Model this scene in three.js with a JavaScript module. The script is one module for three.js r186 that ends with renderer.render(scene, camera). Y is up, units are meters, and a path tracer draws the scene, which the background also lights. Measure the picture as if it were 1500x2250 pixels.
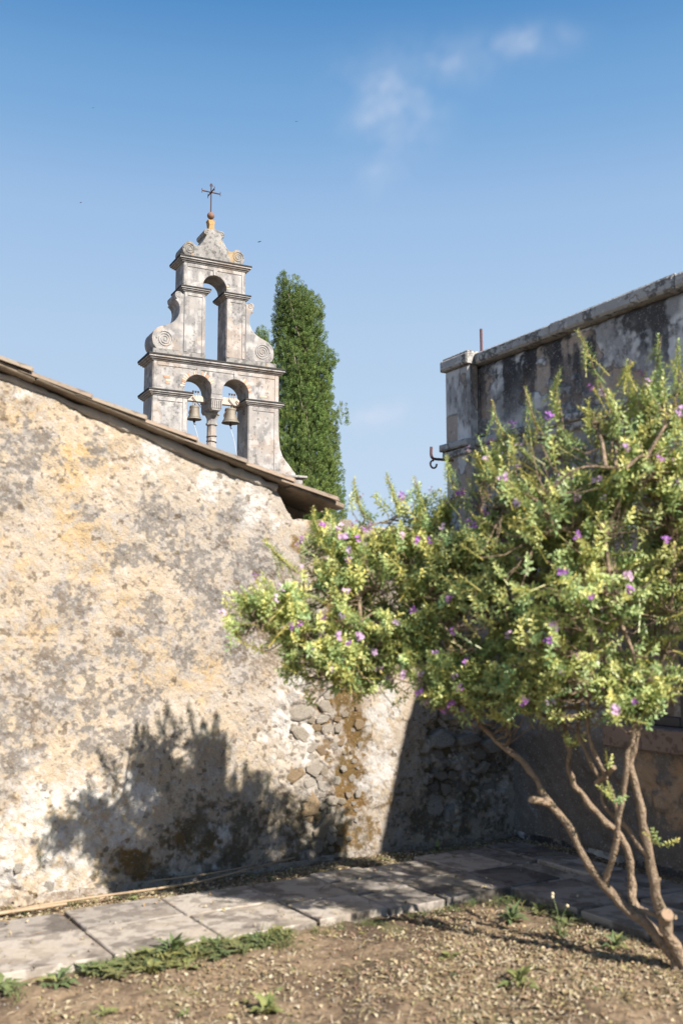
import * as THREE from 'three';
import { mergeGeometries, mergeVertices, toCreasedNormals } from 'three/addons/utils/BufferGeometryUtils.js';

// ---------------------------------------------------------------- camera, sky, sun, exposure
const scene = new THREE.Scene();
const camera = new THREE.PerspectiveCamera(54.43, 682 / 1024, 0.1, 2000);
camera.position.set(0, 1.6, 0);
camera.lookAt(0, 1.6 + 275 / 2187.5, -1);
camera.focus = 26;
camera.userData.fStop = 2.3;

const renderer = new THREE.WebGLRenderer({ antialias: true });
renderer.setSize(682, 1024);
renderer.toneMapping = THREE.LinearToneMapping;
renderer.toneMappingExposure = 2.0;
renderer.shadowMap.enabled = true;

// ---------------------------------------------------------------- noise and small maths
const clamp = (x, a = 0, b = 1) => Math.min(b, Math.max(a, x));
const lerp = (a, b, t) => a + (b - a) * t;
const smooth = (a, b, x) => { const t = clamp((x - a) / (b - a)); return t * t * (3 - 2 * t); };
const mix3 = (a, b, t) => [lerp(a[0], b[0], t), lerp(a[1], b[1], t), lerp(a[2], b[2], t)];
function rng(seed) { let s = seed >>> 0; return () => { s = (s + 0x6d2b79f5) | 0; let t = Math.imul(s ^ (s >>> 15), 1 | s); t = (t + Math.imul(t ^ (t >>> 7), 61 | t)) ^ t; return ((t ^ (t >>> 14)) >>> 0) / 4294967296; }; }
function h2(x, y, s) { let h = Math.imul(x, 374761393) + Math.imul(y, 668265263) + Math.imul(s, 2147483587 | 0); h = Math.imul(h ^ (h >>> 13), 1274126177); h ^= h >>> 16; return (h >>> 0) / 4294967296; }
function vn(x, y, s = 0) {
  const ix = Math.floor(x), iy = Math.floor(y), fx = x - ix, fy = y - iy;
  const ux = fx * fx * fx * (fx * (fx * 6 - 15) + 10), uy = fy * fy * fy * (fy * (fy * 6 - 15) + 10);
  const a = h2(ix, iy, s), b = h2(ix + 1, iy, s), c = h2(ix, iy + 1, s), d = h2(ix + 1, iy + 1, s);
  return a + (b - a) * ux + (c - a) * uy + (a - b - c + d) * ux * uy;
}
function fbm(x, y, s = 0, oct = 4) { let v = 0, a = 0.5, t = 0; for (let i = 0; i < oct; i++) { v += a * vn(x, y, s + i * 17); t += a; a *= 0.5; x = x * 2.03 + 7.1; y = y * 2.03 + 3.7; } return v / t; }
function vn3(x, y, z, s = 0) { const iz = Math.floor(z), f = z - iz, u = f * f * (3 - 2 * f); return lerp(vn(x, y, s + iz * 131), vn(x, y, s + (iz + 1) * 131), u); }
function fbm3(x, y, z, s = 0, oct = 3) { let v = 0, a = 0.5, t = 0; for (let i = 0; i < oct; i++) { v += a * vn3(x, y, z, s + i * 29); t += a; a *= 0.5; x *= 2.03; y *= 2.03; z *= 2.03; } return v / t; }
const toS = (c) => Math.round(255 * clamp(c <= 0.0031308 ? 12.92 * c : 1.055 * Math.pow(c, 1 / 2.4) - 0.055));

// sky: clear late-afternoon air with a few thin wisps of cirrus
{
  const Wd = 2048, Hd = 1024, data = new Float32Array(Wd * Hd * 4);
  const stops = [[-90, .20, .22, .235], [-2, .27, .31, .36], [2, .305, .375, .45], [9, .272, .345, .436], [16, .232, .314, .42], [23, .176, .266, .40], [29, .098, .2, .35], [35, .042, .133, .285], [50, .018, .075, .205], [90, .012, .052, .16]];
  const air = (e) => { let i = 0; while (i < stops.length - 2 && e > stops[i + 1][0]) i++; const a = stops[i], b = stops[i + 1], t = smooth(0, 1, (e - a[0]) / (b[0] - a[0])) * 0.35 + 0.65 * clamp((e - a[0]) / (b[0] - a[0])); return mix3(a.slice(1), b.slice(1), t); };
  const wisps = [[3.0, 29.6, 2.4, 1.9, .40, 3], [11.2, 31.9, 2.2, .7, .34, 5], [6.0, 31.4, 4.0, 1.0, .18, 7], [2.2, 28.2, 1.8, 2.6, .22, 9], [1.4, 13.0, 2.6, .8, .25, 11], [-14, 40, 6, 1.6, .4, 13], [60, 26, 9, 2, .35, 15], [-70, 30, 10, 2, .3, 17], [140, 24, 12, 2, .3, 19], [-150, 36, 9, 2, .3, 21]];
  for (let j = 0; j < Hd; j++) for (let i = 0; i < Wd; i++) {
    const el = ((j + 0.5) / Hd - 0.5) * 180;
    // equirect: u = atan2(z, x)/2pi + .5 ; azimuth measured to the right of -z
    const ang = ((i + 0.5) / Wd - 0.5) * 2 * Math.PI, dx = Math.cos(ang), dz = Math.sin(ang);
    const az = Math.atan2(dx, -dz) * 180 / Math.PI;
    let c = air(el);
    let k = 0;
    for (const [ca, ce, ra, re, s, sd] of wisps) {
      const p = (az - ca) / ra, q = (el - ce) / re, d = p * p + q * q;
      if (d < 5) { const n = fbm(az * .38 + el * .2 + sd, el * .6 - az * .2, sd, 3), m = fbm(az * 1.5 + el * .5, el * 1.2 - az * .5, sd + 3, 4); k = Math.max(k, s * Math.exp(-d * .9) * smooth(.15, .85, n) * (0.5 + .8 * m)); }
    }
    c = mix3(c, [.44, .44, .475], clamp(k * 1.3, 0, .8));
    const o = (j * Wd + i) * 4; data[o] = c[0]; data[o + 1] = c[1]; data[o + 2] = c[2]; data[o + 3] = 1;
  }
  const sky = new THREE.DataTexture(data, Wd, Hd, THREE.RGBAFormat, THREE.FloatType);
  sky.mapping = THREE.EquirectangularReflectionMapping; sky.magFilter = THREE.LinearFilter; sky.minFilter = THREE.LinearFilter; sky.needsUpdate = true;
  scene.background = sky; scene.environment = sky;
}
const sun = new THREE.DirectionalLight(new THREE.Color(1.0, 0.92, 0.81), 5);
sun.position.set(.954 * 30, 30, .996 * 30 - 8);
sun.target.position.set(0, 0, -8);
sun.castShadow = true; sun.shadow.radius = 1.0;
Object.assign(sun.shadow.camera, { left: -40, right: 40, top: 40, bottom: -40, near: 1, far: 140 });
sun.shadow.mapSize.set(4096, 4096);
scene.add(sun, sun.target);

// ---------------------------------------------------------------- building helpers
const names = {};
function numbered(n) { const k = names[n] = (names[n] ?? -1) + 1; return k ? n + '_' + String(k).padStart(3, '0') : n; }
function thing(name, label, category, group) { const o = new THREE.Group(); o.name = numbered(name); o.userData = { label, category }; if (group) o.userData.group = group; scene.add(o); return o; }
function obj(name, geo, mat, parent) { const m = new THREE.Mesh(geo, mat); m.name = name; m.castShadow = m.receiveShadow = true; (parent ?? scene).add(m); return m; }
function struct(name, geo, mat) { const m = obj(name, geo, mat); m.userData.kind = 'structure'; return m; }
const plain = (g) => { const r = g.index ? g.toNonIndexed() : g; for (const k of Object.keys(r.attributes)) if (!['position', 'normal', 'uv'].includes(k)) r.deleteAttribute(k); return r; };
const merge = (list) => mergeGeometries(list.map(plain));
const M4 = new THREE.Matrix4();
const move = (g, x, y, z) => g.applyMatrix4(M4.makeTranslation(x, y, z));
// uv in metres, taken from the side each face points to
function boxUV(g, scale = 1, ou = 0, ov = 0) {
  g = plain(g); const p = g.attributes.position, uv = new Float32Array(p.count * 2), a = new THREE.Vector3(), b = new THREE.Vector3(), c = new THREE.Vector3();
  for (let i = 0; i < p.count; i += 3) {
    a.fromBufferAttribute(p, i); b.fromBufferAttribute(p, i + 1); c.fromBufferAttribute(p, i + 2);
    const n = b.clone().sub(a).cross(c.clone().sub(a)), ax = Math.abs(n.x), ay = Math.abs(n.y), az = Math.abs(n.z);
    [a, b, c].forEach((v, k) => { let s, t; if (az >= ax && az >= ay) { s = v.x; t = v.y; } else if (ax >= ay) { s = v.z + 3.3; t = v.y; } else { s = v.x + 1.7; t = v.z + 5.1; } uv[(i + k) * 2] = (s + ou) * scale; uv[(i + k) * 2 + 1] = (t + ov) * scale; });
  }
  g.setAttribute('uv', new THREE.BufferAttribute(uv, 2)); return g;
}
// box with small chamfers, spanning x0..x1, y0..y1, z0..z1
function cbox(x0, x1, y0, y1, z0, z1, c = 0.01) {
  const s = new THREE.Shape(); const w = x1 - x0, h = y1 - y0, d = z1 - z0; c = Math.min(c, w / 3, h / 3, d / 3);
  s.moveTo(c, c); s.lineTo(w - c, c); s.lineTo(w - c, h - c); s.lineTo(c, h - c); s.closePath();
  const g = new THREE.ExtrudeGeometry(s, { depth: d - 2 * c, bevelEnabled: true, bevelSize: c, bevelThickness: c, bevelSegments: 1 });
  return move(g, x0, y0, z0 + c);
}
function extrude(pts, z0, z1, bevel = 0.012, holes = []) {
  const s = new THREE.Shape(pts.map(([x, y]) => new THREE.Vector2(x, y)));
  for (const h of holes) s.holes.push(new THREE.Path(h.map(([x, y]) => new THREE.Vector2(x, y))));
  return move(new THREE.ExtrudeGeometry(s, { depth: z1 - z0 - 2 * bevel, bevelEnabled: bevel > 0, bevelSize: bevel, bevelThickness: bevel, bevelOffset: -bevel, bevelSegments: 1, curveSegments: 8 }), 0, 0, z0 + bevel);
}
// tapered tube along points with a radius at each
function tube(pts, radii, sides = 6, steps = 0, caps = true) {
  let P = pts.map((p) => Array.isArray(p) ? new THREE.Vector3(...p) : p), R = radii;
  if (steps) { const cv = new THREE.CatmullRomCurve3(P, false, 'centripetal'), n = steps * (P.length - 1), Q = [], S = []; for (let i = 0; i <= n; i++) { const t = i / n; Q.push(cv.getPoint(t)); const f = t * (R.length - 1), k = Math.min(R.length - 2, Math.floor(f)); S.push(lerp(R[k], R[k + 1], f - k)); } P = Q; R = S; }
  const n = P.length, pos = [], nor = [], uv = [], idx = []; const N = new THREE.Vector3(1, 0, 0), T = new THREE.Vector3(), B = new THREE.Vector3(); let len = 0;
  for (let i = 0; i < n; i++) {
    T.copy(P[Math.min(n - 1, i + 1)]).sub(P[Math.max(0, i - 1)]).normalize(); if (i) len += P[i].distanceTo(P[i - 1]);
    if (i === 0 && Math.abs(T.x) > 0.9) N.set(0, 0, 1);
    N.addScaledVector(T, -N.dot(T)).normalize(); B.crossVectors(T, N);
    for (let k = 0; k <= sides; k++) { const a = k / sides * Math.PI * 2, ca = Math.cos(a), sa = Math.sin(a); const d = N.clone().multiplyScalar(ca).addScaledVector(B, sa); pos.push(P[i].x + d.x * R[i], P[i].y + d.y * R[i], P[i].z + d.z * R[i]); nor.push(d.x, d.y, d.z); uv.push(k / sides * R[0] * 6.28, len); }
  }
  const w = sides + 1;
  for (let i = 0; i < n - 1; i++) for (let k = 0; k < sides; k++) { const a = i * w + k; idx.push(a, a + 1, a + w, a + 1, a + w + 1, a + w); }
  if (caps) for (const e of [0, n - 1]) { const t = e ? P[e].clone().sub(P[e - 1]).normalize() : P[0].clone().sub(P[1]).normalize(); const c = pos.length / 3; pos.push(P[e].x, P[e].y, P[e].z); nor.push(t.x, t.y, t.z); uv.push(0, 0); for (let k = 0; k <= sides; k++) { const s = (e * w + k) * 3; pos.push(pos[s], pos[s + 1], pos[s + 2]); nor.push(t.x, t.y, t.z); uv.push(0, 0); } for (let k = 0; k < sides; k++) e ? idx.push(c, c + 1 + k, c + 2 + k) : idx.push(c, c + 2 + k, c + 1 + k); }
  const g = new THREE.BufferGeometry(); g.setAttribute('position', new THREE.Float32BufferAttribute(pos, 3)); g.setAttribute('normal', new THREE.Float32BufferAttribute(nor, 3)); g.setAttribute('uv', new THREE.Float32BufferAttribute(uv, 2)); g.setIndex(idx); return g;
}
function tex(w, h, fn, srgb = true, wrap = THREE.RepeatWrapping) {
  const d = new Uint8Array(w * h * 4);
  for (let j = 0; j < h; j++) for (let i = 0; i < w; i++) { const c = fn((i + .5) / w, (j + .5) / h), o = (j * w + i) * 4; if (srgb) { d[o] = toS(c[0]); d[o + 1] = toS(c[1]); d[o + 2] = toS(c[2]); } else d[o] = d[o + 1] = d[o + 2] = Math.round(255 * clamp(c)); d[o + 3] = 255; }
  const t = new THREE.DataTexture(d, w, h, THREE.RGBAFormat); t.wrapS = t.wrapT = wrap; t.magFilter = THREE.LinearFilter; t.minFilter = THREE.LinearMipmapLinearFilter; t.generateMipmaps = true; if (srgb) t.colorSpace = THREE.SRGBColorSpace; t.needsUpdate = true; return t;
}
const std = (o) => new THREE.MeshStandardMaterial({ roughness: .9, ...o });
const rgb = (r, g, b) => new THREE.Color().setRGB(r, g, b);
// irregular patch: 1 inside, 0 outside, with an outline broken by noise
const patch = (u, v, list, s, rough = .55) => { let k = 0; for (const [cu, cv, r] of list) { const d = Math.hypot(u - cu, (v - cv)) / r; if (d < 1.9) k = Math.max(k, 1.25 - d); } if (k <= 0) return 0; const n = fbm(u * 7, v * 7, s, 4), m = fbm(u * 26, v * 26, s + 5, 3); return clamp(smooth(.25, .75, k * .55 + (n - .5) * 1.6 * rough + (m - .5) * 1.1 * rough + .18)); };

// ================================================================ frames of the place
// court wall frame: x along the gable wall to the right, z towards the court
const wallFrame = (o) => { o.position.set(1.47, 0, -8.57); o.rotation.y = THREE.MathUtils.degToRad(32); return o; };
// house frame: x along the parapet house towards the viewer, z towards the court
const houseFrame = (o) => { o.position.set(1.47, 0, -8.57); o.rotation.y = THREE.MathUtils.degToRad(-59.5); return o; };
const towerFrame = (o) => { o.position.set(-5.049, 0, -26); o.rotation.y = THREE.MathUtils.degToRad(27); return o; };
const W2 = (u, y, z) => new THREE.Vector3(1.47 + u * .848 + z * .5299, y, -8.57 - u * .5299 + z * .848);
const B2 = (x, y, z) => new THREE.Vector3(1.47 + x * .5075 - z * .8616, y, -8.57 + x * .8616 + z * .5075);

// ================================================================ ground
const soilTex = tex(1024, 1024, (s, t) => {
  const x = s * 5, y = t * 5, n = fbm(x * 2.1, y * 2.1, 3, 5), f = fbm(x * 22, y * 22, 9, 3), g = vn(x * 70, y * 70, 4);
  let c = mix3([.085, .056, .034], [.22, .158, .098], smooth(.36, .62, n)); c = mix3(c, [.10, .066, .04], smooth(.52, .75, f) * .75); c = mix3(c, [.42, .34, .26], smooth(.80, .95, g) * .5); c = mix3(c, [.13, .13, .05], smooth(.6, .75, fbm(x * 3.3, y * 3.3, 31, 4)) * .5); return c;
});
const soilBump = tex(1024, 1024, (s, t) => .6 * fbm(s * 90, t * 90, 14, 3) + .4 * vn(s * 420, t * 420, 8), false);
const SOIL = -0.05;
const soilH = (x, z) => SOIL + (fbm(x * .9, z * .9, 50, 3) - .5) * .05 + (fbm(x * 9, z * 9, 51, 3) - .5) * .03 + (vn(x * 38, z * 38, 52) - .5) * .010;
{
  const axis = (a, b, st) => { const r = []; for (let v = a; v <= b + 1e-6; v += st) r.push(v); let d = st; for (let i = 0; i < 46; i++) { d *= 1.28; r.push(r[r.length - 1] + d); r.unshift(r[0] - d); if (r[r.length - 1] > 900) break; } return r; };
  const xs = axis(-3.4, 4.2, .026), zs = axis(-9.2, -3.4, .026), nx = xs.length, nz = zs.length, pos = new Float32Array(nx * nz * 3), uv = new Float32Array(nx * nz * 2), idx = [];
  for (let j = 0; j < nz; j++) for (let i = 0; i < nx; i++) { const k = j * nx + i; pos[k * 3] = xs[i]; pos[k * 3 + 1] = soilH(xs[i], zs[j]); pos[k * 3 + 2] = zs[j]; uv[k * 2] = xs[i] / 5; uv[k * 2 + 1] = -zs[j] / 5; }
  for (let j = 0; j < nz - 1; j++) for (let i = 0; i < nx - 1; i++) { const a = j * nx + i; idx.push(a, a + nx, a + 1, a + 1, a + nx, a + nx + 1); }
  const g = new THREE.BufferGeometry(); g.setAttribute('position', new THREE.BufferAttribute(pos, 3)); g.setAttribute('uv', new THREE.BufferAttribute(uv, 2)); g.setIndex(idx); g.computeVertexNormals();
  struct('ground', g, std({ map: soilTex, bumpMap: soilBump, bumpScale: .012, roughness: 1 }));
}

// ================================================================ stone path
const slabTex = tex(1024, 1024, (s, t) => {
  const x = s * 3, y = t * 3, n = fbm(x * 2.6, y * 2.6, 70, 5), f = fbm(x * 14, y * 14, 71, 4), g = vn(x * 130, y * 130, 72);
  let c = mix3([.86, .84, .80], [1, .98, .95], n); c = mix3(c, [.48, .45, .42], smooth(.48, .62, f) * .75); c = mix3(c, [.26, .24, .225], smooth(.53, .64, fbm(x * 5, y * 5, 74, 4)) * .75); c = mix3(c, [1.0, .93, .82], smooth(.55, .66, fbm(x * 3.4, y * 3.4, 77, 4)) * .5); c = mix3(c, [1, 1, 1], smooth(.8, .95, g) * .35); return c;
});
const slabBump = tex(512, 512, (s, t) => .65 * fbm(s * 40, t * 40, 75, 4) + .35 * vn(s * 200, t * 200, 76), false);
const slabMats = [[.42, .385, .35], [.32, .295, .275], [.23, .215, .205], [.36, .33, .295], [.17, .16, .155]].map((c) => std({ color: rgb(...c), map: slabTex, bumpMap: slabBump, bumpScale: .008, roughness: .85 }));
const path = new THREE.Group(); path.name = 'path'; path.userData.kind = 'structure'; scene.add(path);
{
  const r = rng(11);
  function slab(P, x0, x1, z0, z1) { // corners in a frame given by P(x, y, z)
    const g = .006 + r() * .006, up = (r() - .5) * .012, c = .005, q = [[x0 + g, z0 + g], [x1 - g, z0 + g], [x1 - g, z1 - g], [x0 + g, z1 - g]].map(([x, z]) => [x + (r() - .5) * .010, z + (r() - .5) * .010]);
    const cx = (x0 + x1) / 2, cz = (z0 + z1) / 2, ring = (k, y) => q.map(([x, z]) => P(lerp(cx, x, k), y + up, lerp(cz, z, k)));
    const top = ring(1 - c / Math.min(x1 - x0, z1 - z0) * 2, 0), mid = ring(1, -.006), bot = ring(1, -.11), pos = [], nI = 7;
    const quad = (a, b, d, e) => pos.push(...a.toArray(), ...b.toArray(), ...d.toArray(), ...a.toArray(), ...d.toArray(), ...e.toArray());
    // worn, slightly uneven top
    const dip = P(cx, up - .002 - r() * .004, cz); for (let i = 0; i < 4; i++) { const j = (i + 1) % 4; pos.push(...dip.toArray(), ...top[j].toArray(), ...top[i].toArray()); quad(top[i], top[j], mid[j], mid[i]); quad(mid[i], mid[j], bot[j], bot[i]); }
    const gm = new THREE.BufferGeometry(); gm.setAttribute('position', new THREE.Float32BufferAttribute(pos, 3)); gm.computeVertexNormals();
    const m = r(), mi = m < .3 ? 0 : m < .55 ? 1 : m < .72 ? 3 : m < .9 ? 2 : 4;
    obj('slab', boxUV(gm, 1 / 3, r() * 3, r() * 3), slabMats[mi], path);
  }
  let u = -7.6;
  while (u < -.02) { // arm along the gable wall
    const w = Math.min(.36 + r() * .26, Math.max(.25, -u)); let cuts = r() < .45 ? [.42, .92, 1.41] : r() < .5 ? [.42, .74, 1.12, 1.41] : [.42, 1.0, 1.41]; cuts = cuts.map((c, i) => i && i < cuts.length - 1 ? c + (r() - .5) * .16 : c + (i ? (r() - .5) * .03 : (r() - .5) * .06));
    const sk = -.10 * r();
    for (let i = 0; i < cuts.length - 1; i++) slab((x, y, z) => W2(x + (z - .9) * sk * .3, y, z), u, u + w, cuts[i], cuts[i + 1]);
    u += w;
    if (u > -1.28) break;
  }
  const uEnd = u; // arm along the parapet house, from the corner towards the viewer
  let x = .34;
  while (x < 7.5) { const w = .4 + r() * .3; const cuts = r() < .5 ? [.28, .62, .98, 1.30] : [.28, .8, 1.30]; for (let i = 0; i < cuts.length - 1; i++) { const a = cuts[i] + (i ? (r() - .5) * .12 : 0), b = cuts[i + 1]; slab((p, y, z) => B2(p, y, z), x, x + w, a, b); } x += w; }
  const bed = std({ color: rgb(.13, .10, .075), roughness: 1, bumpMap: soilBump, bumpScale: .01 });
  const g1 = []; const bedStrip = (P, a, b, z0, z1) => { const n = 40, pos = [], idx = [], uv = []; for (let i = 0; i <= n; i++) for (let k = 0; k <= 4; k++) { const p = P(lerp(a, b, i / n), 0, lerp(z0, z1, k / 4)); pos.push(p.x, -.024 + (vn(p.x * 9, p.z * 9, 5) - .5) * .016, p.z); uv.push(p.x / 3, p.z / 3); } for (let i = 0; i < n; i++) for (let k = 0; k < 4; k++) { const q = i * 5 + k; idx.push(q, q + 1, q + 5, q + 1, q + 6, q + 5); } const g = new THREE.BufferGeometry(); g.setAttribute('position', new THREE.Float32BufferAttribute(pos, 3)); g.setAttribute('uv', new THREE.Float32BufferAttribute(uv, 2)); g.setIndex(idx); g.computeVertexNormals(); return g; };
  obj('bedding', merge([bedStrip(W2, -7.6, -1.25, 1.38, .44), bedStrip(B2, .34, 7.5, .3, 1.27)]), bed, path);
}

// ================================================================ gable wall and garden wall
const greyP = [[-3.9, 1.35, .3], [-3.4, 1.15, .25], [-4.2, 1.1, .25], [-3.6, .9, .25], [-4.15, .8, .2], [-3.2, 1.75, .22], [-4.14, 2.77, .25], [-4.22, 2.5, .13], [-3.71, 2.42, .12], [-3.26, 2.38, .28], [-3.38, 2.19, .21], [-2.94, 2.14, .33], [-2.63, 2.49, .21], [-2.76, 1.86, .27], [-2.48, 2.16, .25], [-3.95, 1.48, .19], [-4.14, 1.31, .16], [-3.67, 1.19, .17], [-3.04, 1.54, .22], [-2.54, 1.6, .28], [-3.81, 1.81, .14], [-3.62, 2.83, .15], [-2.32, 1.83, .21], [-3.46, 1.51, .15], [-5.0, 2.2, .4], [-5.6, 1.2, .5], [-6.4, 2.6, .5], [-7.2, 1.6, .6], [-1.2, 1.6, .25], [-.9, 2.1, .3], [-.5, 1.4, .35]];
const ochreP = [[-4.12, 2.18, .33], [-3.87, 2.8, .29], [-4.1, 1.8, .27], [-3.82, 2.26, .23], [-3.38, 1.91, .21], [-4.21, 3.07, .22], [-3.26, 1.35, .25], [-2.86, 1.35, .2], [-4.01, 1.63, .16], [-2.36, 1.34, .18], [-3.6, 2.08, .21], [-5.2, 1.6, .5], [-6.2, 1.9, .5], [-1.25, 1.75, .2]];
const whiteP = [[-4.0, .52, .3], [-3.62, .38, .3], [-4.3, .42, .3], [-3.8, .12, .3], [-3.96, .41, .24], [-4.12, .2, .24], [-3.69, .15, .23], [-3.49, .33, .17], [-2.17, .87, .22], [-2.13, 1.27, .18], [-3.34, .55, .18], [-3.3, 2.89, .13], [-4.16, 3.23, .11], [-2.78, 2.71, .13], [-2.77, .14, .16], [-1.36, 1.04, .24], [-1.4, .56, .2], [-2.48, 2.53, .18], [-4.8, .3, .4], [-6, .4, .5]];
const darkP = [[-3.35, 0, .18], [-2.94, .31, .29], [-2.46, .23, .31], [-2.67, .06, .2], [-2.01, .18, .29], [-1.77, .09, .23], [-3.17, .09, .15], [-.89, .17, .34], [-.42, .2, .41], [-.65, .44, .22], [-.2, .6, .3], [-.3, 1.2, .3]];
const rustP = [[-1.73, 1.46, .22], [-1.70, 1.19, .22], [-1.67, .92, .19], [-1.65, .65, .17], [-1.63, .38, .17], [-1.61, .11, .2], [-1.75, 1.75, .15], [-1.72, 2.05, .16], [-1.98, 2.42, .11], [-2.12, 2.31, .07], [-3.33, .11, .15], [-3.01, .25, .13], [-2.77, .2, .13], [-1.28, .35, .1]];
function plaster(u, y) {
  const n = fbm(u * 1.6, y * 1.6, 101, 5), m = fbm(u * 6, y * 6, 102, 4), f = fbm(u * 24, y * 24, 103, 3), g = vn(u * 95, y * 95, 104), g2 = vn(u * 190, y * 190, 106);
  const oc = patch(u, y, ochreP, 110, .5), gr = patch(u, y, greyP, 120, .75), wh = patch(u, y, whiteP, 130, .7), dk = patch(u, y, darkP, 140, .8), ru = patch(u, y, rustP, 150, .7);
  const big = fbm(u * .9 + 3, y * 1.1, 108, 4), warm = clamp(smooth(-2.3, -4.2, u + (n - .5) * 2.4)), sp = fbm(u * 46, y * 52, 111, 3), sp2 = fbm(u * 19 + sp, y * 23, 112, 3);
  const grain = (k, w) => smooth(.86 - .62 * k, .98 - .50 * k, .55 * sp + .45 * sp2 + .18) * w; // patches made of specks that thicken towards their middle
  let c = mix3([.32, .287, .255], [.39, .315, .225], clamp(.25 + warm * .6 + (n - .5) * 1.6));
  c = mix3(c, [.41, .29, .145], clamp(oc * .75 * smooth(.30, .62, m * .6 + f * .4) + .22 * smooth(.48, .66, m)));
  c = mix3(c, [.44, .40, .36], smooth(.48, .72, f) * .5);
  c = mix3(c, [.235, .222, .216], smooth(.38, .68, big + (m - .5) * .45 + (f - .5) * .5) * .5);
  c = mix3(c, [.24, .228, .222], gr * .55 * smooth(.25, .6, f * .5 + m * .5)); c = mix3(c, [.11, .104, .10], clamp(grain(clamp(.12 + gr * .42), .72)));
  c = mix3(c, [.15, .11, .075], grain(clamp(.10 + .34 * smooth(.48, .66, big + (m - .5) * .3)), .6));
  c = mix3(c, [.47, .455, .44], wh * .85 * smooth(.2, .5, f));
  c = mix3(c, mix3([.17, .095, .03], [.10, .07, .024], m), clamp(ru * (.75 + .7 * f)));
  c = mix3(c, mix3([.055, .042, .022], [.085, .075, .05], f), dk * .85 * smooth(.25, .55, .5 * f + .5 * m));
  c = mix3(c, [.085, .06, .035], smooth(.73, .80, fbm(u * 13, y * 16, 109, 4)) * .75);
  c = mix3(c, [.55, .52, .47], smooth(.80, .97, g) * .3);
  const k = .80 + .30 * g2 + .10 * sp2; return [c[0] * k, c[1] * k, c[2] * k];
}
const relief = (u, y) => (fbm(u * 1.1, y * 1.1, 200, 3) - .5) * .055 + (fbm(u * 5, y * 5, 201, 3) - .5) * .035 + (fbm(u * 15, y * 15, 202, 4) - .5) * .013 + (vn(u * 60, y * 60, 203) - .5) * .004 - .005 * smooth(.66, .80, fbm(u * 48, y * 48, 107, 2)) + .006 * smooth(.56, .60, fbm(u * 3.2, y * 3.8, 205, 4));
const stoneZone = (u, y) => patch(u, y, [[-2.02, .95, .28], [-2.08, .55, .28], [-1.95, .25, .25], [-1.9, 1.12, .16], [-2.0, .75, .25], [-4.2, .02, .16]], 160, .4);
const plasterBump = tex(1024, 1024, (s, t) => .5 * fbm(s * 70, t * 70, 210, 4) + .3 * vn(s * 260, t * 260, 211) + .2 * vn(s * 500, t * 500, 212), false);
plasterBump.repeat.set(4, 2.4);
// heightfield wall with thickness; front at z = depth(u, y), cut by a skyline and by openings
function reliefWall(u0, u1, du, top, zf, tu0, tu1, th, thick, hole, y0 = -.12, dv = .013) {
  const us = []; for (let u = u0; u < u1 - 1e-6; u += (typeof du === 'function' ? du(u) : du)) us.push(u); us.push(u1);
  const nu = us.length, nv = Math.round(3.4 / dv), pos = [], uv = [], idx = [];
  for (let i = 0; i < nu; i++) { const T = top(us[i]); for (let j = 0; j <= nv; j++) { const t = j / nv, y = lerp(y0, T, t), e = smooth(0, .04, T - y); pos.push(us[i], y, zf(us[i], y) - .03 * (1 - e)); uv.push((us[i] - tu0) / (tu1 - tu0), y / th); } }
  const w = nv + 1; for (let i = 0; i < nu - 1; i++) for (let j = 0; j < nv; j++) { const cu = (us[i] + us[i + 1]) / 2, cy = lerp(y0, top(cu), (j + .5) / nv); if (hole && hole(cu, cy)) continue; const a = i * w + j; idx.push(a, a + w, a + 1, a + 1, a + w, a + w + 1); }
  const g = new THREE.BufferGeometry(); g.setAttribute('position', new THREE.Float32BufferAttribute(pos, 3)); g.setAttribute('uv', new THREE.Float32BufferAttribute(uv, 2)); g.setIndex(idx); g.computeVertexNormals();
  // top, ends and back
  const p2 = [], u2 = [], q = (a, b, c, d) => { for (const v of [a, b, c, a, c, d]) { p2.push(...v); u2.push((v[0] - tu0 + v[2] * .7) / (tu1 - tu0), v[1] / th); } };
  const F = (i, j) => { const k = (i * w + j) * 3; return [pos[k], pos[k + 1], pos[k + 2]]; }, K = (i, j) => { const k = (i * w + j) * 3; return [pos[k], pos[k + 1], -thick]; };
  for (let i = 0; i < nu - 1; i++) { q(F(i, nv), F(i + 1, nv), K(i + 1, nv), K(i, nv)); q(K(i, 0), K(i, nv), K(i + 1, nv), K(i + 1, 0)); }
  for (let j = 0; j < nv; j += 8) { const e = Math.min(nv, j + 8); q(F(0, j), F(0, e), K(0, e), K(0, j)); q(F(nu - 1, j), K(nu - 1, j), K(nu - 1, e), F(nu - 1, e)); }
  const b = new THREE.BufferGeometry(); b.setAttribute('position', new THREE.Float32BufferAttribute(p2, 3)); b.setAttribute('uv', new THREE.Float32BufferAttribute(u2, 2)); b.computeVertexNormals();
  return merge([g, b]);
}
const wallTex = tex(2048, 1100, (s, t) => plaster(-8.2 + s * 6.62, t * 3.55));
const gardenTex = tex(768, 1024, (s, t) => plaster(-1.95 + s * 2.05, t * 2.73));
const verge = (u) => u < -6.2 ? 3.317 + (u + 4.336) * -.286 + 2 * (u + 6.2) * .286 : 3.317 + (u + 4.336) * -.286; // gable slope with ridge at u = -6.2
const shed = wallFrame(thing('plastered_shed', 'ochre plastered gable building with low tiled roof along the path', 'building'));
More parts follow.
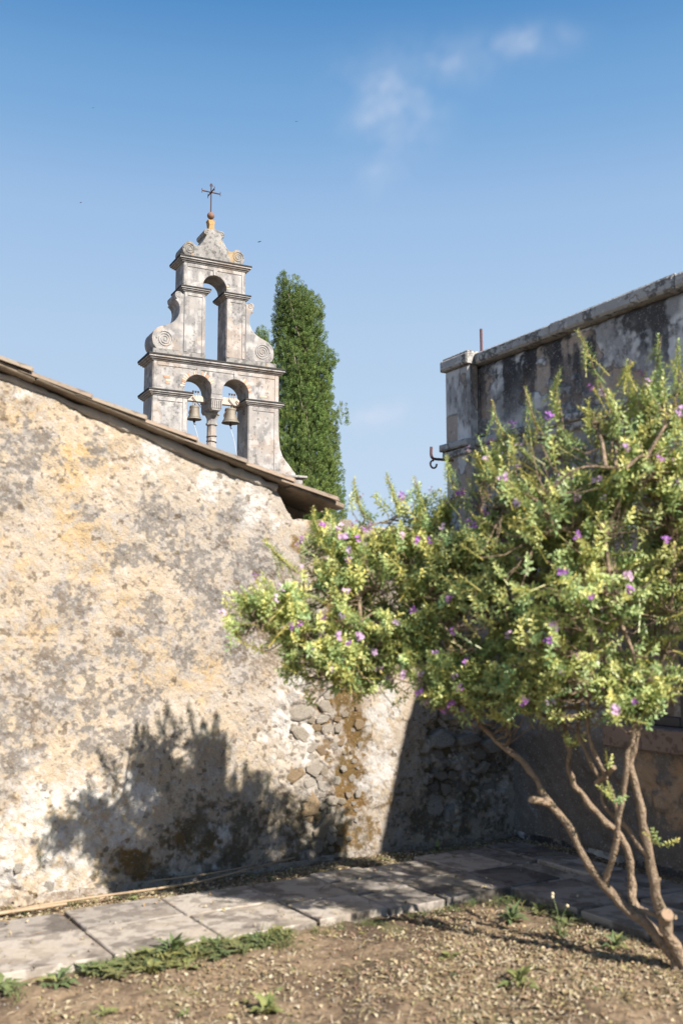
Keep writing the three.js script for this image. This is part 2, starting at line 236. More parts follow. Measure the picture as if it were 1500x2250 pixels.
const gable = obj('gable_wall', reliefWall(-8.2, -1.78, (u) => u < -4.7 ? .05 : .0125, (u) => { const v = verge(u) - .02 + (fbm(u * 6, 1, 220, 3) - .5) * .05; return u < -2.30 ? v : u < -2.17 ? Math.min(v, lerp(v, 2.52, smooth(-2.30, -2.17, u))) : 2.49 + (fbm(u * 9, 4, 221, 3) - .5) * .05; },
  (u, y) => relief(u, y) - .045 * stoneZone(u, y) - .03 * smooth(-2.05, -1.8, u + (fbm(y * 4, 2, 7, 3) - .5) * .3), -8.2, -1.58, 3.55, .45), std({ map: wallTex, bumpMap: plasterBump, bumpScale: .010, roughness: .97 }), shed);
const garden = wallFrame(thing('garden_wall', 'low mossy stone and plaster wall joining gable building to parapet house', 'wall'));
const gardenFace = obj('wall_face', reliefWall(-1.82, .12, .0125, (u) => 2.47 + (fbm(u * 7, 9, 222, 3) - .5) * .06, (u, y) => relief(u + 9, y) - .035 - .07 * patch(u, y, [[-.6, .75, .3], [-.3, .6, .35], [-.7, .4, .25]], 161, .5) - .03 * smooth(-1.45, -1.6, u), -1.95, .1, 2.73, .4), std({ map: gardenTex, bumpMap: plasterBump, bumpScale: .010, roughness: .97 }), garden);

// rubble stones set in the walls
const stoneGeos = []; for (let k = 0; k < 9; k++) { const q = rng(330 + k), n = 5 + Math.floor(q() * 3), pts = []; for (let i = 0; i < n; i++) { const a = (i + (q() - .5) * .6) / n * 6.283, rr = .8 + .35 * q(); pts.push([Math.cos(a) * rr, Math.sin(a) * rr]); } const g = plain(extrude(pts, -.6, .55, .2)), p = g.attributes.position; for (let i = 0; i < p.count; i++) { const x = p.getX(i), y = p.getY(i), z = p.getZ(i); p.setXYZ(i, x + (fbm3(x * 2, y * 2, z * 2, 340 + k) - .5) * .3, y + (fbm3(x * 2, y * 2, z * 2, 350 + k) - .5) * .3, z + (fbm3(x * 1.3, y * 1.3, 0, 360 + k) - .5) * .6); } g.computeVertexNormals(); stoneGeos.push(boxUV(toCreasedNormals(g, .5), .5, k * .3, 0)); }
const stoneTex = tex(512, 512, (s, t) => { const n = fbm(s * 9, t * 9, 310, 5), f = fbm(s * 40, t * 40, 311, 3); let c = mix3([.8, .76, .7], [1.05, 1.02, .98], n); c = mix3(c, [.4, .36, .32], smooth(.55, .72, f) * .7); return c; });
const stoneMats = [[.46, .425, .38], [.41, .36, .30], [.36, .275, .18], [.44, .41, .37], [.52, .495, .46]].map((c) => std({ color: rgb(...c), map: stoneTex, bumpMap: slabBump, bumpScale: .01, roughness: .95 }));
const mossStoneMats = [[.26, .24, .215], [.33, .31, .285], [.17, .15, .085], [.38, .36, .335]].map((c) => std({ color: rgb(...c), map: stoneTex, bumpMap: slabBump, bumpScale: .01, roughness: .95 }));
{
  const r = rng(77), put = [];
  function scatter(parent, mats, n, inside, size, zf, tries = 4000) { let c = 0; for (let t = 0; t < tries && c < n; t++) { const [u, y] = inside(); if (u === null) continue; const s = size(), sy = s * (.55 + .35 * r()); if (put.some(([a, b, d]) => Math.hypot(a - u, (b - y) * 1.3) < (d + s) * .80)) continue; put.push([u, y, s]); const m = obj('stone', stoneGeos[Math.floor(r() * 9)], mats[Math.floor(r() * mats.length)], parent); m.position.set(u, y, zf(u, y) + .002); m.scale.set(s * 1.1, sy, s * (.30 + .2 * r())); m.rotation.set((r() - .5) * .4, (r() - .5) * .5, (r() - .5) * 1.2); c++; } }
  const zg = (u, y) => relief(u, y) - .056;
  for (const s0 of [.11, .075, .048]) scatter(gable, stoneMats, s0 > .1 ? 5 : s0 > .07 ? 22 : 75, () => { const u = lerp(-2.33, -1.79, r()), y = lerp(.03, 1.28, r()); return stoneZone(u, y) > .3 ? [u, y] : [null]; }, () => s0 * (.75 + .5 * r()), zg);
  scatter(gable, stoneMats, 9, () => [lerp(-4.7, -3.0, r()), -.02 + .06 * r()], () => .018 + .03 * r(), (u, y) => relief(u, y) - .006);
  scatter(gable, [stoneMats[4]], 4, () => [lerp(-4.35, -3.9, r()), lerp(.08, .8, r())], () => .02 + .03 * r(), (u, y) => relief(u, y) - .008);
  const zw = (u, y) => relief(u + 9, y) - .075;
  // broad ledge stones in the corner, then smaller rubble
  for (const [u, y, s, sy] of [[-.62, .98, .19, .07], [-.28, .93, .16, .08], [-.75, .78, .13, .08], [-.48, .76, .17, .06], [-.2, .72, .14, .07], [-.85, 1.12, .1, .07]]) { put.push([u, y, s]); const m = obj('stone', stoneGeos[Math.floor(r() * 9)], mossStoneMats[3 - Math.floor(r() * 2) * 2], gardenFace); m.position.set(u, y, zw(u, y) + .03); m.scale.set(s, sy, .09); m.rotation.z = (r() - .5) * .2; }
  for (const s0 of [.10, .065]) scatter(gardenFace, mossStoneMats, s0 > .09 ? 18 : 44, () => [lerp(-1.05, -.05, r()), lerp(.05, 1.35, r())], () => s0 * (.7 + .5 * r()), zw);
  scatter(gardenFace, stoneMats, 26, () => [lerp(-1.78, -1.5, r()), lerp(.05, 1.1, r())], () => .02 + .03 * r(), (u, y) => relief(u + 9, y) - .06);
  scatter(gardenFace, stoneMats, 14, () => [lerp(-1.75, -.1, r()), 2.45], () => .05 + .05 * r(), () => -.08);
}

// roof of the shed: boards, battens of the verge and rows of barrel tiles
const clayTex = tex(512, 512, (s, t) => { const n = fbm(s * 6, t * 12, 320, 4), f = fbm(s * 30, t * 30, 321, 3); let c = mix3([.75, .70, .64], [1.1, 1, .92], n); c = mix3(c, [.35, .33, .30], smooth(.5, .7, f) * .6); c = mix3(c, [.9, .9, .82], smooth(.62, .75, fbm(s * 14, t * 14, 322, 3)) * .5); return c; });
const clayMats = [[.25, .21, .175], [.28, .245, .205], [.225, .20, .175], [.31, .255, .21]].map((c) => std({ color: rgb(...c), map: clayTex, bumpMap: slabBump, bumpScale: .006, roughness: .92 }));
const woodTex = tex(256, 1024, (s, t) => { const n = fbm(s * 40, t * 3, 330, 4), f = fbm(s * 8, t * 6, 331, 4); return mix3(mix3([.7, .66, .6], [1.1, 1.05, 1], n), [.4, .37, .33], smooth(.5, .75, f) * .6); });
const woodMat = std({ color: rgb(.25, .21, .165), map: woodTex, roughness: .9 });
{
  const slope = Math.atan(.286), roof = new THREE.Group(); roof.name = 'roof'; shed.add(roof);
  // local axes on the slope: s runs down to the right from u = -4.336, d runs back from the wall face
  const onRoof = (s, h, d, side = 1) => side > 0 ? [-6.2 + s * Math.cos(slope) + h * Math.sin(slope), verge(-6.2) - s * Math.sin(slope) + h * Math.cos(slope), -d] : [-6.2 - s * Math.cos(slope) - h * Math.sin(slope), verge(-6.2) - s * Math.sin(slope) + h * Math.cos(slope), -d];
  const slabOn = (s0, s1, h0, h1, d0, d1, side, c) => { const g = cbox(s0, s1, h0, h1, -d1, -d0, c), p = g.attributes.position; for (let i = 0; i < p.count; i++) { const v = onRoof(p.getX(i), p.getY(i), -p.getZ(i), side); p.setXYZ(i, ...v); } if (side < 0) { const q = plain(g), a = q.attributes.position.array; for (let i = 0; i < a.length; i += 9) for (let k = 0; k < 3; k++) { const t = a[i + 3 + k]; a[i + 3 + k] = a[i + 6 + k]; a[i + 6 + k] = t; } q.computeVertexNormals(); return q; } g.computeVertexNormals(); return g; };
  const L = (6.2 - 1.76) / Math.cos(slope);
  obj('roof_boards', boxUV(merge([slabOn(0, L - .02, .005, .03, .02, 6, 1, .004), slabOn(0, L, .005, .03, .02, 6, -1, .004)]), 1), woodMat, roof);
  for (let k = 0; k < 7; k++) obj('rafter', boxUV(slabOn(.3, L - .06, -.085, .003, .42 + k * .8, .49 + k * .8, 1, .006), 1), woodMat, roof);
  // verge boards butted end to end, each a little out of line
  const r = rng(5); let s = 0; while (s < L - .1) { const w = Math.min(.75 + r() * .5, L - s), j = (r() - .5) * .016, g = slabOn(s + .003, s + w - .003, .0 + j, .038 + j, -.075 - r() * .03, .03, 1, .008); obj('verge_board', boxUV(g, 1, s, 0), woodMat, roof); s += w; }
  // mortar fillet with a ragged lower lip between wall and tiles
  { const pts = [], n = 220; for (let i = 0; i <= n; i++) pts.push(onRoof(lerp(1.0, 4.06, i / n), -.018 - .03 * fbm(i * .16, 3, 8, 3), .01)); const rad = pts.map((_, i) => .02 + .025 * fbm(i * .13, 9, 8, 3)); obj('mortar_fillet', tube(pts, rad, 7), std({ color: rgb(.42, .38, .33), bumpMap: slabBump, bumpScale: .01 }), roof); }
  // barrel tiles
  const tileGeo = (up) => { const n = 7, len = .5, pos = [], nn = [], idx = [], uv = []; const rad = (e, o) => (up ? lerp(.085, .105, e) : lerp(.105, .085, e)) - o; for (const o of [0, .014]) for (const e of [0, 1]) for (let k = 0; k <= n; k++) { const a = Math.PI * k / n, R = rad(e, o), sy = .5; pos.push((e - .5) * len, (up ? 1 : -1) * Math.sin(a) * R * sy, Math.cos(a) * R); uv.push(e * .5, k / n * .3); } const w = n + 1; for (let l = 0; l < 2; l++) for (let k = 0; k < n; k++) { const a = l * 2 * w + k; l ^ (up ? 0 : 1) ? idx.push(a, a + w, a + 1, a + 1, a + w, a + w + 1) : idx.push(a, a + 1, a + w, a + 1, a + w + 1, a + w); } const strip = (a, b, flip) => { for (let k = 0; k < n; k++) flip ? idx.push(a + k, b + k, a + k + 1, a + k + 1, b + k, b + k + 1) : idx.push(a + k, a + k + 1, b + k, a + k + 1, b + k + 1, b + k); }; strip(0, 2 * w, true); strip(w, 3 * w, false); for (const k of [0, n]) idx.push(k, k + w, 2 * w + k, k + w, 3 * w + k, 2 * w + k); const g = new THREE.BufferGeometry(); g.setAttribute('position', new THREE.Float32BufferAttribute(pos, 3)); g.setAttribute('uv', new THREE.Float32BufferAttribute(uv, 2)); g.setIndex(idx); const q = g.toNonIndexed(); q.computeVertexNormals(); return toCreasedNormals(q, .9); };
  const cover = tileGeo(true), chan = tileGeo(false);
  for (let row = 0; row < 9; row++) for (const up of [false, true]) { let s = .25 + r() * .08; const d = -.02 + row * .215 + (up ? 0 : .107); while (s < L + .02) { const t = obj('tile', up ? cover : chan, clayMats[Math.floor(r() * 4)], roof); t.position.set(...onRoof(s, (up ? .018 : .066) + (r() - .5) * .012, d + (r() - .5) * .012)); t.rotation.z = -slope + .035 + (r() - .5) * .03; t.rotation.x = (r() - .5) * .06; t.rotation.order = 'ZYX'; s += .405 + (r() - .5) * .03; } }
  // solid body of the shed behind the gable
  const wallM = std({ color: rgb(.45, .38, .30), bumpMap: plasterBump, bumpScale: .01 });
  obj('side_wall', boxUV(merge([cbox(-2.55, -2.2, -.1, 2.56, -6, -.46, .02), cbox(-8.2, -2.56, -.1, 2.4, -6.1, -5.8, .02)]), 1), wallM, shed);
}

// ================================================================ parapet house
const houseTex = tex(1536, 1024, (s, t) => {
  const x = -1 + s * 6.6, y = t * 4.3, n = fbm(x * 1.8, y * 1.5, 401, 5), m = fbm(x * 6, y * 5, 402, 4), f = fbm(x * 24, y * 24, 403, 3), g = vn(x * 120, y * 120, 404), st = fbm(x * 7, y * 1.1, 405, 4), pe = fbm(x * 2.2 + 4, y * 2.6, 406, 5);
  let c = mix3([.46, .45, .44], [.62, .61, .59], n); c = mix3(c, [.27, .26, .26], smooth(.44, .58, m * .6 + f * .4) * .75); c = mix3(c, [.70, .69, .67], smooth(.58, .68, fbm(x * 9, y * 6, 408, 4)) * .55);
  const bare = smooth(.53, .545, pe); c = mix3(c, mix3([.30, .215, .155], [.44, .37, .31], f), bare * .9); c = mix3(c, [.10, .095, .09], smooth(.02, .0, Math.abs(pe - .537)) * .7); c = mix3(c, [.14, .13, .125], smooth(.60, .72, .6 * f + .4 * m) * .7);
  c = mix3(c, [.045, .043, .045], clamp(smooth(.44, .58, st * .6 + m * .25 + f * .15) * smooth(.85, .05, 4.1 - y + (m - .5) * .7) * 1.1));
  c = mix3(c, [.07, .065, .06], smooth(.46, .66, fbm(x * 2.4, y * 3, 407, 4)) * .55);
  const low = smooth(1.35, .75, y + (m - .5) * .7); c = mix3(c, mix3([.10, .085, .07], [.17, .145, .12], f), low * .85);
  const or = patch(x, y, [[1.42, .62, .2], [1.62, .5, .22], [1.75, .66, .2], [1.68, .38, .12], [2.3, .6, .3], [3.2, .5, .3]], 410, .6); c = mix3(c, mix3([.40, .24, .12], [.50, .36, .24], f), or * .85);
  c = mix3(c, [.7, .68, .65], smooth(.8, .95, g) * .3); return c;
});
const house = houseFrame(thing('parapet_house', 'grey weathered flat-topped house with stained parapet behind the flowering shrub', 'building'));
const houseMat = std({ map: houseTex, bumpMap: plasterBump, bumpScale: .008, roughness: .95 });
const copingTex = tex(512, 512, (s, t) => { const n = fbm(s * 8, t * 8, 420, 5), f = fbm(s * 40, t * 40, 421, 3); let c = mix3([.30, .29, .28], [.46, .45, .43], n); c = mix3(c, [.07, .068, .065], smooth(.47, .62, f * .5 + n * .5) * .85); c = mix3(c, [.66, .64, .6], smooth(.64, .76, f) * .6); return c; });
const copingMat = std({ map: copingTex, bumpMap: slabBump, bumpScale: .012, roughness: .95 });
{
  const peel = (x, y) => smooth(.53, .545, fbm(x * 2.2 + 4, y * 2.6, 406, 5));
  const win = (x, y) => x > 1.2 && x < 2.15 && y > .955 && y < 2.2;
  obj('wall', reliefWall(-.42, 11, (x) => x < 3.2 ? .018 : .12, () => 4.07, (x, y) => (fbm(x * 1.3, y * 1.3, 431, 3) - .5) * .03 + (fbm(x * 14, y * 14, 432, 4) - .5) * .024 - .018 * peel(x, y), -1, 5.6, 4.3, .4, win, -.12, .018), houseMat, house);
  obj('roof_slab', boxUV(cbox(-.7, 11, 3.5, 3.72, -5, -.42, .02), .4), copingMat, house);
  obj('end_wall', boxUV(merge([cbox(-.76, -.43, -.1, 4.07, -5, -.02, .02), cbox(10.6, 10.98, -.1, 4.07, -5, -.42, .02), cbox(-.4, 10.6, -.1, 4.0, -5.0, -4.7, .02)]), .2, .3, 0), houseMat, house);
  obj('pilaster', boxUV(cbox(-.79, -.425, -.1, 4.085, -.01, .11, .018), .15, .6, .2), houseMat, house);
  // coping stones with broken edges, laid end to end
  const r = rng(21); let x = -.40; while (x < 10.9) { const w = .7 + r() * .7, y0 = 4.085 + (r() - .5) * .012, h = .10 + r() * .03; const g = cbox(x + .002, Math.min(x + w, 11) - .002, y0, y0 + h, -.46, .065 + (r() - .5) * .02, .018), p = g.attributes.position; for (let i = 0; i < p.count; i++) { const a = p.getX(i), b = p.getY(i), c = p.getZ(i); p.setXYZ(i, a, b + (b > y0 + .05 ? (fbm(a * 5, c * 5, 441, 3) - .5) * .03 : 0), c); } g.computeVertexNormals(); obj('coping_stone', boxUV(g, .6, r() * 3, r() * 2), copingMat, house); x += w; }
  obj('pilaster_cap', boxUV(merge([cbox(-.82, -.405, 4.09, 4.19, -.44, .15, .015), cbox(-.80, -.42, 4.193, 4.215, -.42, .125, .01)]), .6, .4, .8), copingMat, house);
  obj('string_course', boxUV(merge([cbox(-.40, 11, 3.32, 3.385, -.05, .07, .012), cbox(-.40, 11, 3.25, 3.317, -.05, .04, .012), cbox(-.82, -.402, 3.32, 3.385, -.02, .17, .012), cbox(-.81, -.402, 3.25, 3.317, -.02, .14, .012)]), .5, 0, 0), copingMat, house);
  const sillMat = std({ color: rgb(.30, .225, .185), map: stoneTex, bumpMap: slabBump, bumpScale: .006, roughness: .85 });
  const jamb = std({ color: rgb(.36, .30, .27), map: stoneTex, bumpMap: slabBump, bumpScale: .006, roughness: .85 });
  const wi = new THREE.Group(); wi.name = 'window'; house.add(wi);
  obj('sill', boxUV(cbox(1.055, 2.29, .79, .957, -.25, .062, .012), .7), sillMat, wi);
  obj('jamb', boxUV(cbox(1.062, 1.222, .96, 2.21, -.25, .035, .01), .7), jamb, wi); obj('jamb', boxUV(cbox(2.12, 2.28, .96, 2.21, -.25, .035, .01), .7, 1, 0), jamb, wi);
  obj('lintel', boxUV(cbox(1.06, 2.285, 2.213, 2.38, -.25, .04, .01), .7, 2, 1), jamb, wi);
  const fm = std({ color: rgb(.05, .05, .055), roughness: .45 });
  const bars = [[1.225, 1.285, .962, 2.205], [2.055, 2.115, .962, 2.205], [1.645, 1.70, .962, 2.205], [1.29, 1.64, .962, 1.03], [1.705, 2.05, .962, 1.03], [1.29, 1.64, 2.14, 2.205], [1.705, 2.05, 2.14, 2.205], [1.29, 1.64, 1.53, 1.565], [1.705, 2.05, 1.53, 1.565]];
  for (const [a, b, c, d] of bars) obj('frame', cbox(a, b, c, d, -.17, -.12, .006), fm, wi);
  for (const [a, b] of [[1.287, 1.643], [1.702, 2.053]]) for (const [c, d] of [[1.032, 1.528], [1.567, 2.138]]) obj('pane', cbox(a, b, c, d, -.148, -.144, .001), new THREE.MeshPhysicalMaterial({ color: 0xffffff, transmission: 1, thickness: 0, roughness: .03, ior: 1.5 }), wi);
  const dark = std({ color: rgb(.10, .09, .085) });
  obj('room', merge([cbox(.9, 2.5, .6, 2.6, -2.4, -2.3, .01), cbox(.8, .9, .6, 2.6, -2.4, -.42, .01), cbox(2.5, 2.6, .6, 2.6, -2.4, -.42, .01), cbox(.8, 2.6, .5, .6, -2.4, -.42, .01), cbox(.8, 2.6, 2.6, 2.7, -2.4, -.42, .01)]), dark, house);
  const iron = std({ color: rgb(.13, .055, .05), metalness: .25, roughness: .75 });
  obj('iron_rod', tube([[-.405, 4.15, -.03], [-.405, 4.43, -.03]], [.013, .013], 8), iron, house);
  const curl = []; for (let k = 0; k <= 12; k++) { const a = k / 12 * 4.9; curl.push([-.68, 3.205 - .035 + Math.cos(a) * .035, .33 + Math.sin(a) * .035]); }
  obj('iron_bracket', merge([tube([[-.68, 3.225, .1], [-.68, 3.222, .25], [-.68, 3.225, .335], [-.68, 3.245, .352], [-.68, 3.33, .352]], [.013, .013, .013, .013, .013], 8, 4), tube(curl, curl.map(() => .009), 7)]), iron, house);
}

// ================================================================ bell tower
const towerTex = tex(1400, 1800, (s, t) => {
  const x = s * 7, y = 5.6 + t * 9, n = fbm(x * 1.3, y * 1.3, 501, 5), m = fbm(x * 4.5, y * 4, 502, 4), f = fbm(x * 18, y * 18, 503, 3), st = fbm(x * 6, y * 1.3, 504, 4), g = vn(x * 60, y * 60, 505);
  const hi = smooth(8.6, 10.2, y + (n - .5) * 3); let c = mix3([.40, .375, .355], [.52, .50, .48], smooth(.35, .6, n)); c = mix3(c, [.24, .235, .235], smooth(.40, .66, m * .6 + n * .1 + st * .3 + hi * .06) * .8); c = mix3(c, [.44, .34, .26], smooth(.52, .70, fbm(x * 2, y * 2, 506, 4)) * .5);
  c = mix3(c, [.11, .105, .105], smooth(.56, .74, f * .6 + st * .4) * .6); c = mix3(c, [.58, .57, .56], smooth(.55, .72, fbm(x * 6, y * 6, 508, 3)) * .5); c = mix3(c, [.12, .11, .10], smooth(.88, .97, g) * .35); return c;
});
const lichenTex = tex(1024, 1024, (s, t) => {
  const x = s * 7, y = t * 9, n = fbm(x * 2.4, y * 2.4, 511, 5), f = fbm(x * 14, y * 14, 512, 3), g = vn(x * 55, y * 55, 513);
  let c = mix3([.24, .23, .222], [.38, .37, .355], n); c = mix3(c, [.11, .105, .10], smooth(.48, .68, f) * .6); c = mix3(c, [.48, .465, .445], smooth(.58, .7, fbm(x * 6, y * 6, 514, 3)) * .55); c = mix3(c, [.5, .33, .14], smooth(.68, .76, fbm(x * 3.1, y * 3.1, 515, 4)) * .6); c = mix3(c, [.1, .1, .1], smooth(.8, .93, g) * .4); return c;
});
const towerMat = std({ color: rgb(.92, .92, .93), map: towerTex, bumpMap: plasterBump, bumpScale: .012, roughness: .95 });
const lichenMat = std({ map: lichenTex, bumpMap: plasterBump, bumpScale: .014, roughness: .97 });
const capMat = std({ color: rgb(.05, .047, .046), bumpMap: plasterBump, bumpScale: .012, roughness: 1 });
const tower = towerFrame(thing('bell_tower', 'pale weathered stone bell gable with three arches and scroll volutes', 'bell tower'));
{
  const TU = (g, k = 0) => boxUV(g, 1, k, -5.6); // metres, then scaled by the texture's repeat
  for (const m of [towerMat, lichenMat]) { m.map.repeat.set(1 / 7, 1 / 9); m.map.needsUpdate = true; }
  const D = .85, z0 = -.85, z1 = 0, uz0 = -.78, uz1 = -.06; // depth of the lower and of the upper stage
  const arc = (cx, cy, r, a0, a1, n = 18) => Array.from({ length: n + 1 }, (_, i) => { const a = lerp(a0, a1, i / n); return [cx + r * Math.cos(a), cy + r * Math.sin(a)]; });
  // church front that carries the gable
  obj('church_front', TU(cbox(-1.6, 4.2, -.1, 5.745, -1.6, .10, .03)), towerMat, tower);
  obj('base_moulding', TU(merge([cbox(-.72, 4.38, 5.75, 6.06, -.98, .13, .02), cbox(-.82, 4.48, 6.064, 6.13, -1.05, .22, .012)])), lichenMat, tower);
  const flare = (m) => { const p = [[4.21, 6.14], [4.21, 6.2], [4.03, 6.41], [3.82, 6.65], [3.73, 6.87], [3.69, 7.2]]; return m ? p.map(([x, y]) => [3.67 - x, y]) : p; };
  // lower piers with flared feet
  obj('pier', TU(extrude([[.985, 6.14], [.985, 8.03], [0, 8.03], [0, 7.6], ...flare(true).reverse()], z0, z1)), towerMat, tower);
  obj('pier', TU(extrude([[2.745, 6.14], ...flare(false), [3.675, 7.6], [3.675, 8.03], [2.745, 8.03]], z0, z1)), towerMat, tower);
  // arcade block with the two bell arches
  const sp = 8.34, rr = .385;
  const block = [[0, 8.2], [.895, 8.2], [.895, sp], ...arc(1.28, sp, rr, Math.PI, 0), [1.665, 8.24], [1.98, 8.24], [1.98, sp], ...arc(2.365, sp, rr, Math.PI, 0), [2.75, 8.2], [3.67, 8.2], [3.67, 8.985], [0, 8.985]];
  obj('arcade_wall', TU(extrude(block, z0, z1)), towerMat, tower);
  // stepped cornice built from fillets; the top fillet carries black lichen
  function cornice(name, x0, x1, y, zb, zf, out, hs, capH) {
    const grp = new THREE.Group(); grp.name = name; tower.add(grp); let yy = y; hs.forEach(([h, k]) => { obj('fillet', TU(cbox(x0 - out * k, x1 + out * k, yy, yy + h - .004, zb - out * k, zf + out * k, .006)), towerMat, grp); yy += h; });
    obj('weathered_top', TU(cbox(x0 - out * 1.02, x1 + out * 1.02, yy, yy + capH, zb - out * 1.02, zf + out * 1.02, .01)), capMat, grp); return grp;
  }
  const steps = [[.04, .3], [.045, .62], [.055, 1]];
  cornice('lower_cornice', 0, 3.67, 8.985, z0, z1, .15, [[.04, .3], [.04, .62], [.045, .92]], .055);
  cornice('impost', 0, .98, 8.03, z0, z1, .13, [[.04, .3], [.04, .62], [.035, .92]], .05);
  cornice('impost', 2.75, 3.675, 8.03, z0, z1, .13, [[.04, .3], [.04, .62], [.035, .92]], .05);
  // corbel and slim column between the bells
  const corbel = new THREE.Group(); corbel.name = 'corbel'; tower.add(corbel);
  for (const [a, b, c, d, e] of [[1.655, 1.985, 8.16, 8.238, .0], [1.64, 2.0, 8.10, 8.157, .02], [1.66, 1.98, 8.06, 8.097, 0]]) obj('moulding', TU(cbox(a, b, c, d, z0 - e, z1 + e, .008)), towerMat, corbel);
  for (let k = 0; k < 6; k++) obj('flute', TU(tube([[1.682 + k * .055, 7.86, z1 - .03], [1.682 + k * .055, 8.06, z1 - .02]], [.024, .028], 8)), towerMat, corbel);
  obj('corbel_block', TU(extrude([[1.70, 7.80], [1.94, 7.80], [1.985, 7.88], [1.985, 8.058], [1.655, 8.058], [1.655, 7.88]], z0 + .01, z1 - .03)), towerMat, corbel);
  const col = new THREE.Group(); col.name = 'column'; tower.add(col); const prof = [[.13, 5.9], [.13, 7.44], [.165, 7.45], [.165, 7.50], [.135, 7.51], [.14, 7.62], [.19, 7.72], [.22, 7.74], [.22, 7.795]];
  const lath = new THREE.LatheGeometry(prof.map(([a, b]) => new THREE.Vector2(a, b)), 8); lath.rotateY(Math.PI / 8); obj('shaft', TU(toCreasedNormals(move(lath, 1.83, 0, -.42), .5)), towerMat, col);
  const ironM = std({ color: rgb(.09, .06, .05), metalness: .3, roughness: .8 });
  for (const y of [7.13, 6.98]) obj('band', move(new THREE.TorusGeometry(.14, .011, 5, 16).rotateX(Math.PI / 2).rotateZ(y > 7 ? .1 : -.14), 1.83, y, -.42), ironM, col);
  obj('support_wall', TU(cbox(.0, 3.67, 5.76, 5.88, z0, z1, .02)), towerMat, tower);
  // upper stage
  obj('plinth', TU(cbox(.0, 1.49, 9.16, 9.335, z0 + .02, z1 - .03, .015)), lichenMat, tower); obj('plinth', TU(cbox(2.09, 3.6, 9.16, 9.335, z0 + .02, z1 - .03, .015)), lichenMat, tower);
  obj('upper_pier', TU(cbox(.845, 1.475, 9.338, 11.05, uz0, uz1, .015)), towerMat, tower); obj('upper_pier', TU(cbox(2.085, 2.66, 9.338, 11.05, uz0, uz1, .015)), towerMat, tower);
  const sp2 = 11.3; obj('upper_arch_wall', TU(extrude([[.81, 11.2], [1.385, 11.2], [1.385, sp2], ...arc(1.73, sp2, .345, Math.PI, 0), [2.075, 11.2], [2.64, 11.2], [2.64, 11.89], [.81, 11.89]], uz0, uz1)), towerMat, tower);
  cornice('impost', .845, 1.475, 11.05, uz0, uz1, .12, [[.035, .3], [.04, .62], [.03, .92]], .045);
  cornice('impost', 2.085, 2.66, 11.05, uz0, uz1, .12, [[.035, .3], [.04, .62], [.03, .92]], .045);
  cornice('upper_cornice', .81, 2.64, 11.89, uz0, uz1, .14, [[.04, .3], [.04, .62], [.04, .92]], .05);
  // sunk-line frames on the faces
  const strip = [];
  const frame = (x0, x1, y0, y1, z, t, sides = 'lrtb') => { if (sides.includes('l')) strip.push([x0, x0 + t, y0, y1, z]); if (sides.includes('r')) strip.push([x1 - t, x1, y0, y1, z]); if (sides.includes('t')) strip.push([x0 + t + .002, x1 - t - .002, y1 - t, y1, z]); };
  frame(.02, .965, 6.2, 8.02, z1, .12); frame(2.765, 3.655, 6.2, 8.02, z1, .12); frame(.86, 1.46, 9.35, 11.04, uz1, .09, 'lrt'); frame(2.1, 2.645, 9.35, 11.04, uz1, .09, 'lrt'); frame(.825, 2.625, 11.215, 11.88, uz1, .10, 'lrt'); frame(.02, 3.65, 8.215, 8.975, z1, .11, 'lrt');
  for (const [a, b, c, d, z] of strip) obj('border_strip', TU(cbox(a, b, c, d, z - .01, z + .018, .005)), towerMat, tower);
  // keystones and brick rings showing through fallen plaster
  const brickM = [[.52, .33, .23], [.60, .48, .38], [.50, .27, .17], [.62, .55, .48]].map((c) => std({ color: rgb(...c), map: stoneTex, roughness: .95 }));
  const r = rng(31); const bg = cbox(-.021, .021, 0, .125, -.02, .012, .004);
  for (const [cx, cy, rad, a0, a1, z] of [[1.28, sp, .392, 3.05, .35, z1], [2.365, sp, .392, 1.0, .05, z1], [1.73, sp2, .352, .25, -.1, uz1]]) { const n = Math.round(Math.abs(a0 - a1) * rad / .052); for (let k = 0; k <= n; k++) { if (r() < .28) continue; const a = lerp(a0, a1, k / n), b = obj('brick', bg, brickM[Math.floor(r() * 4)], tower); b.position.set(cx + Math.cos(a) * rad, cy + Math.sin(a) * rad, z); b.rotation.z = a - Math.PI / 2; b.scale.set(1, .6 + .5 * r(), .6 + .6 * r()); } }
  for (const [x, y, w, h] of [[.40, 8.56, .16, .06], [.44, 8.47, .15, .055], [.42, 8.39, .12, .05], [3.2, 8.33, .2, .05], [2.16, 10.9, .12, .06], [2.17, 10.82, .13, .05], [2.15, 10.73, .11, .06], [2.16, 10.64, .12, .05]]) { const b = obj('brick', bg, brickM[Math.floor(r() * 4)], tower); b.position.set(x, y - h / 2, y > 10 ? uz1 : z1); b.scale.set(w / .042, h / .125, .7); }
  for (const [x, y, z] of [[1.73, 11.64, uz1], [2.365, 8.72, z1], [1.28, 8.72, z1]]) obj('keystone', TU(extrude([[x - .045, y], [x + .045, y], [x + .065, y + .2], [x - .065, y + .2]], z - .03, z + .03, .006)), towerMat, tower);
  // volutes
  const vol = [[.10, 9.335], [.01, 9.44], [-.025, 9.61], [.01, 9.79], [.10, 9.90], [.18, 9.955], [.39, 10.04], [.58, 10.16], [.685, 10.31], [.725, 10.47], [.71, 10.64], [.65, 10.73], [.60, 10.775], [.64, 10.80], [.60, 10.87], [.595, 10.96], [.64, 11.01], [.70, 11.02], [.77, 10.99], [.842, 10.95], [.842, 9.335]];
  const smoothOut = (p) => { const c = new THREE.SplineCurve(p.map(([a, b]) => new THREE.Vector2(a, b))); return c.getPoints(p.length * 4).map((v) => [v.x, v.y]); };
  const volS = [...smoothOut(vol.slice(0, 20)), vol[20]];
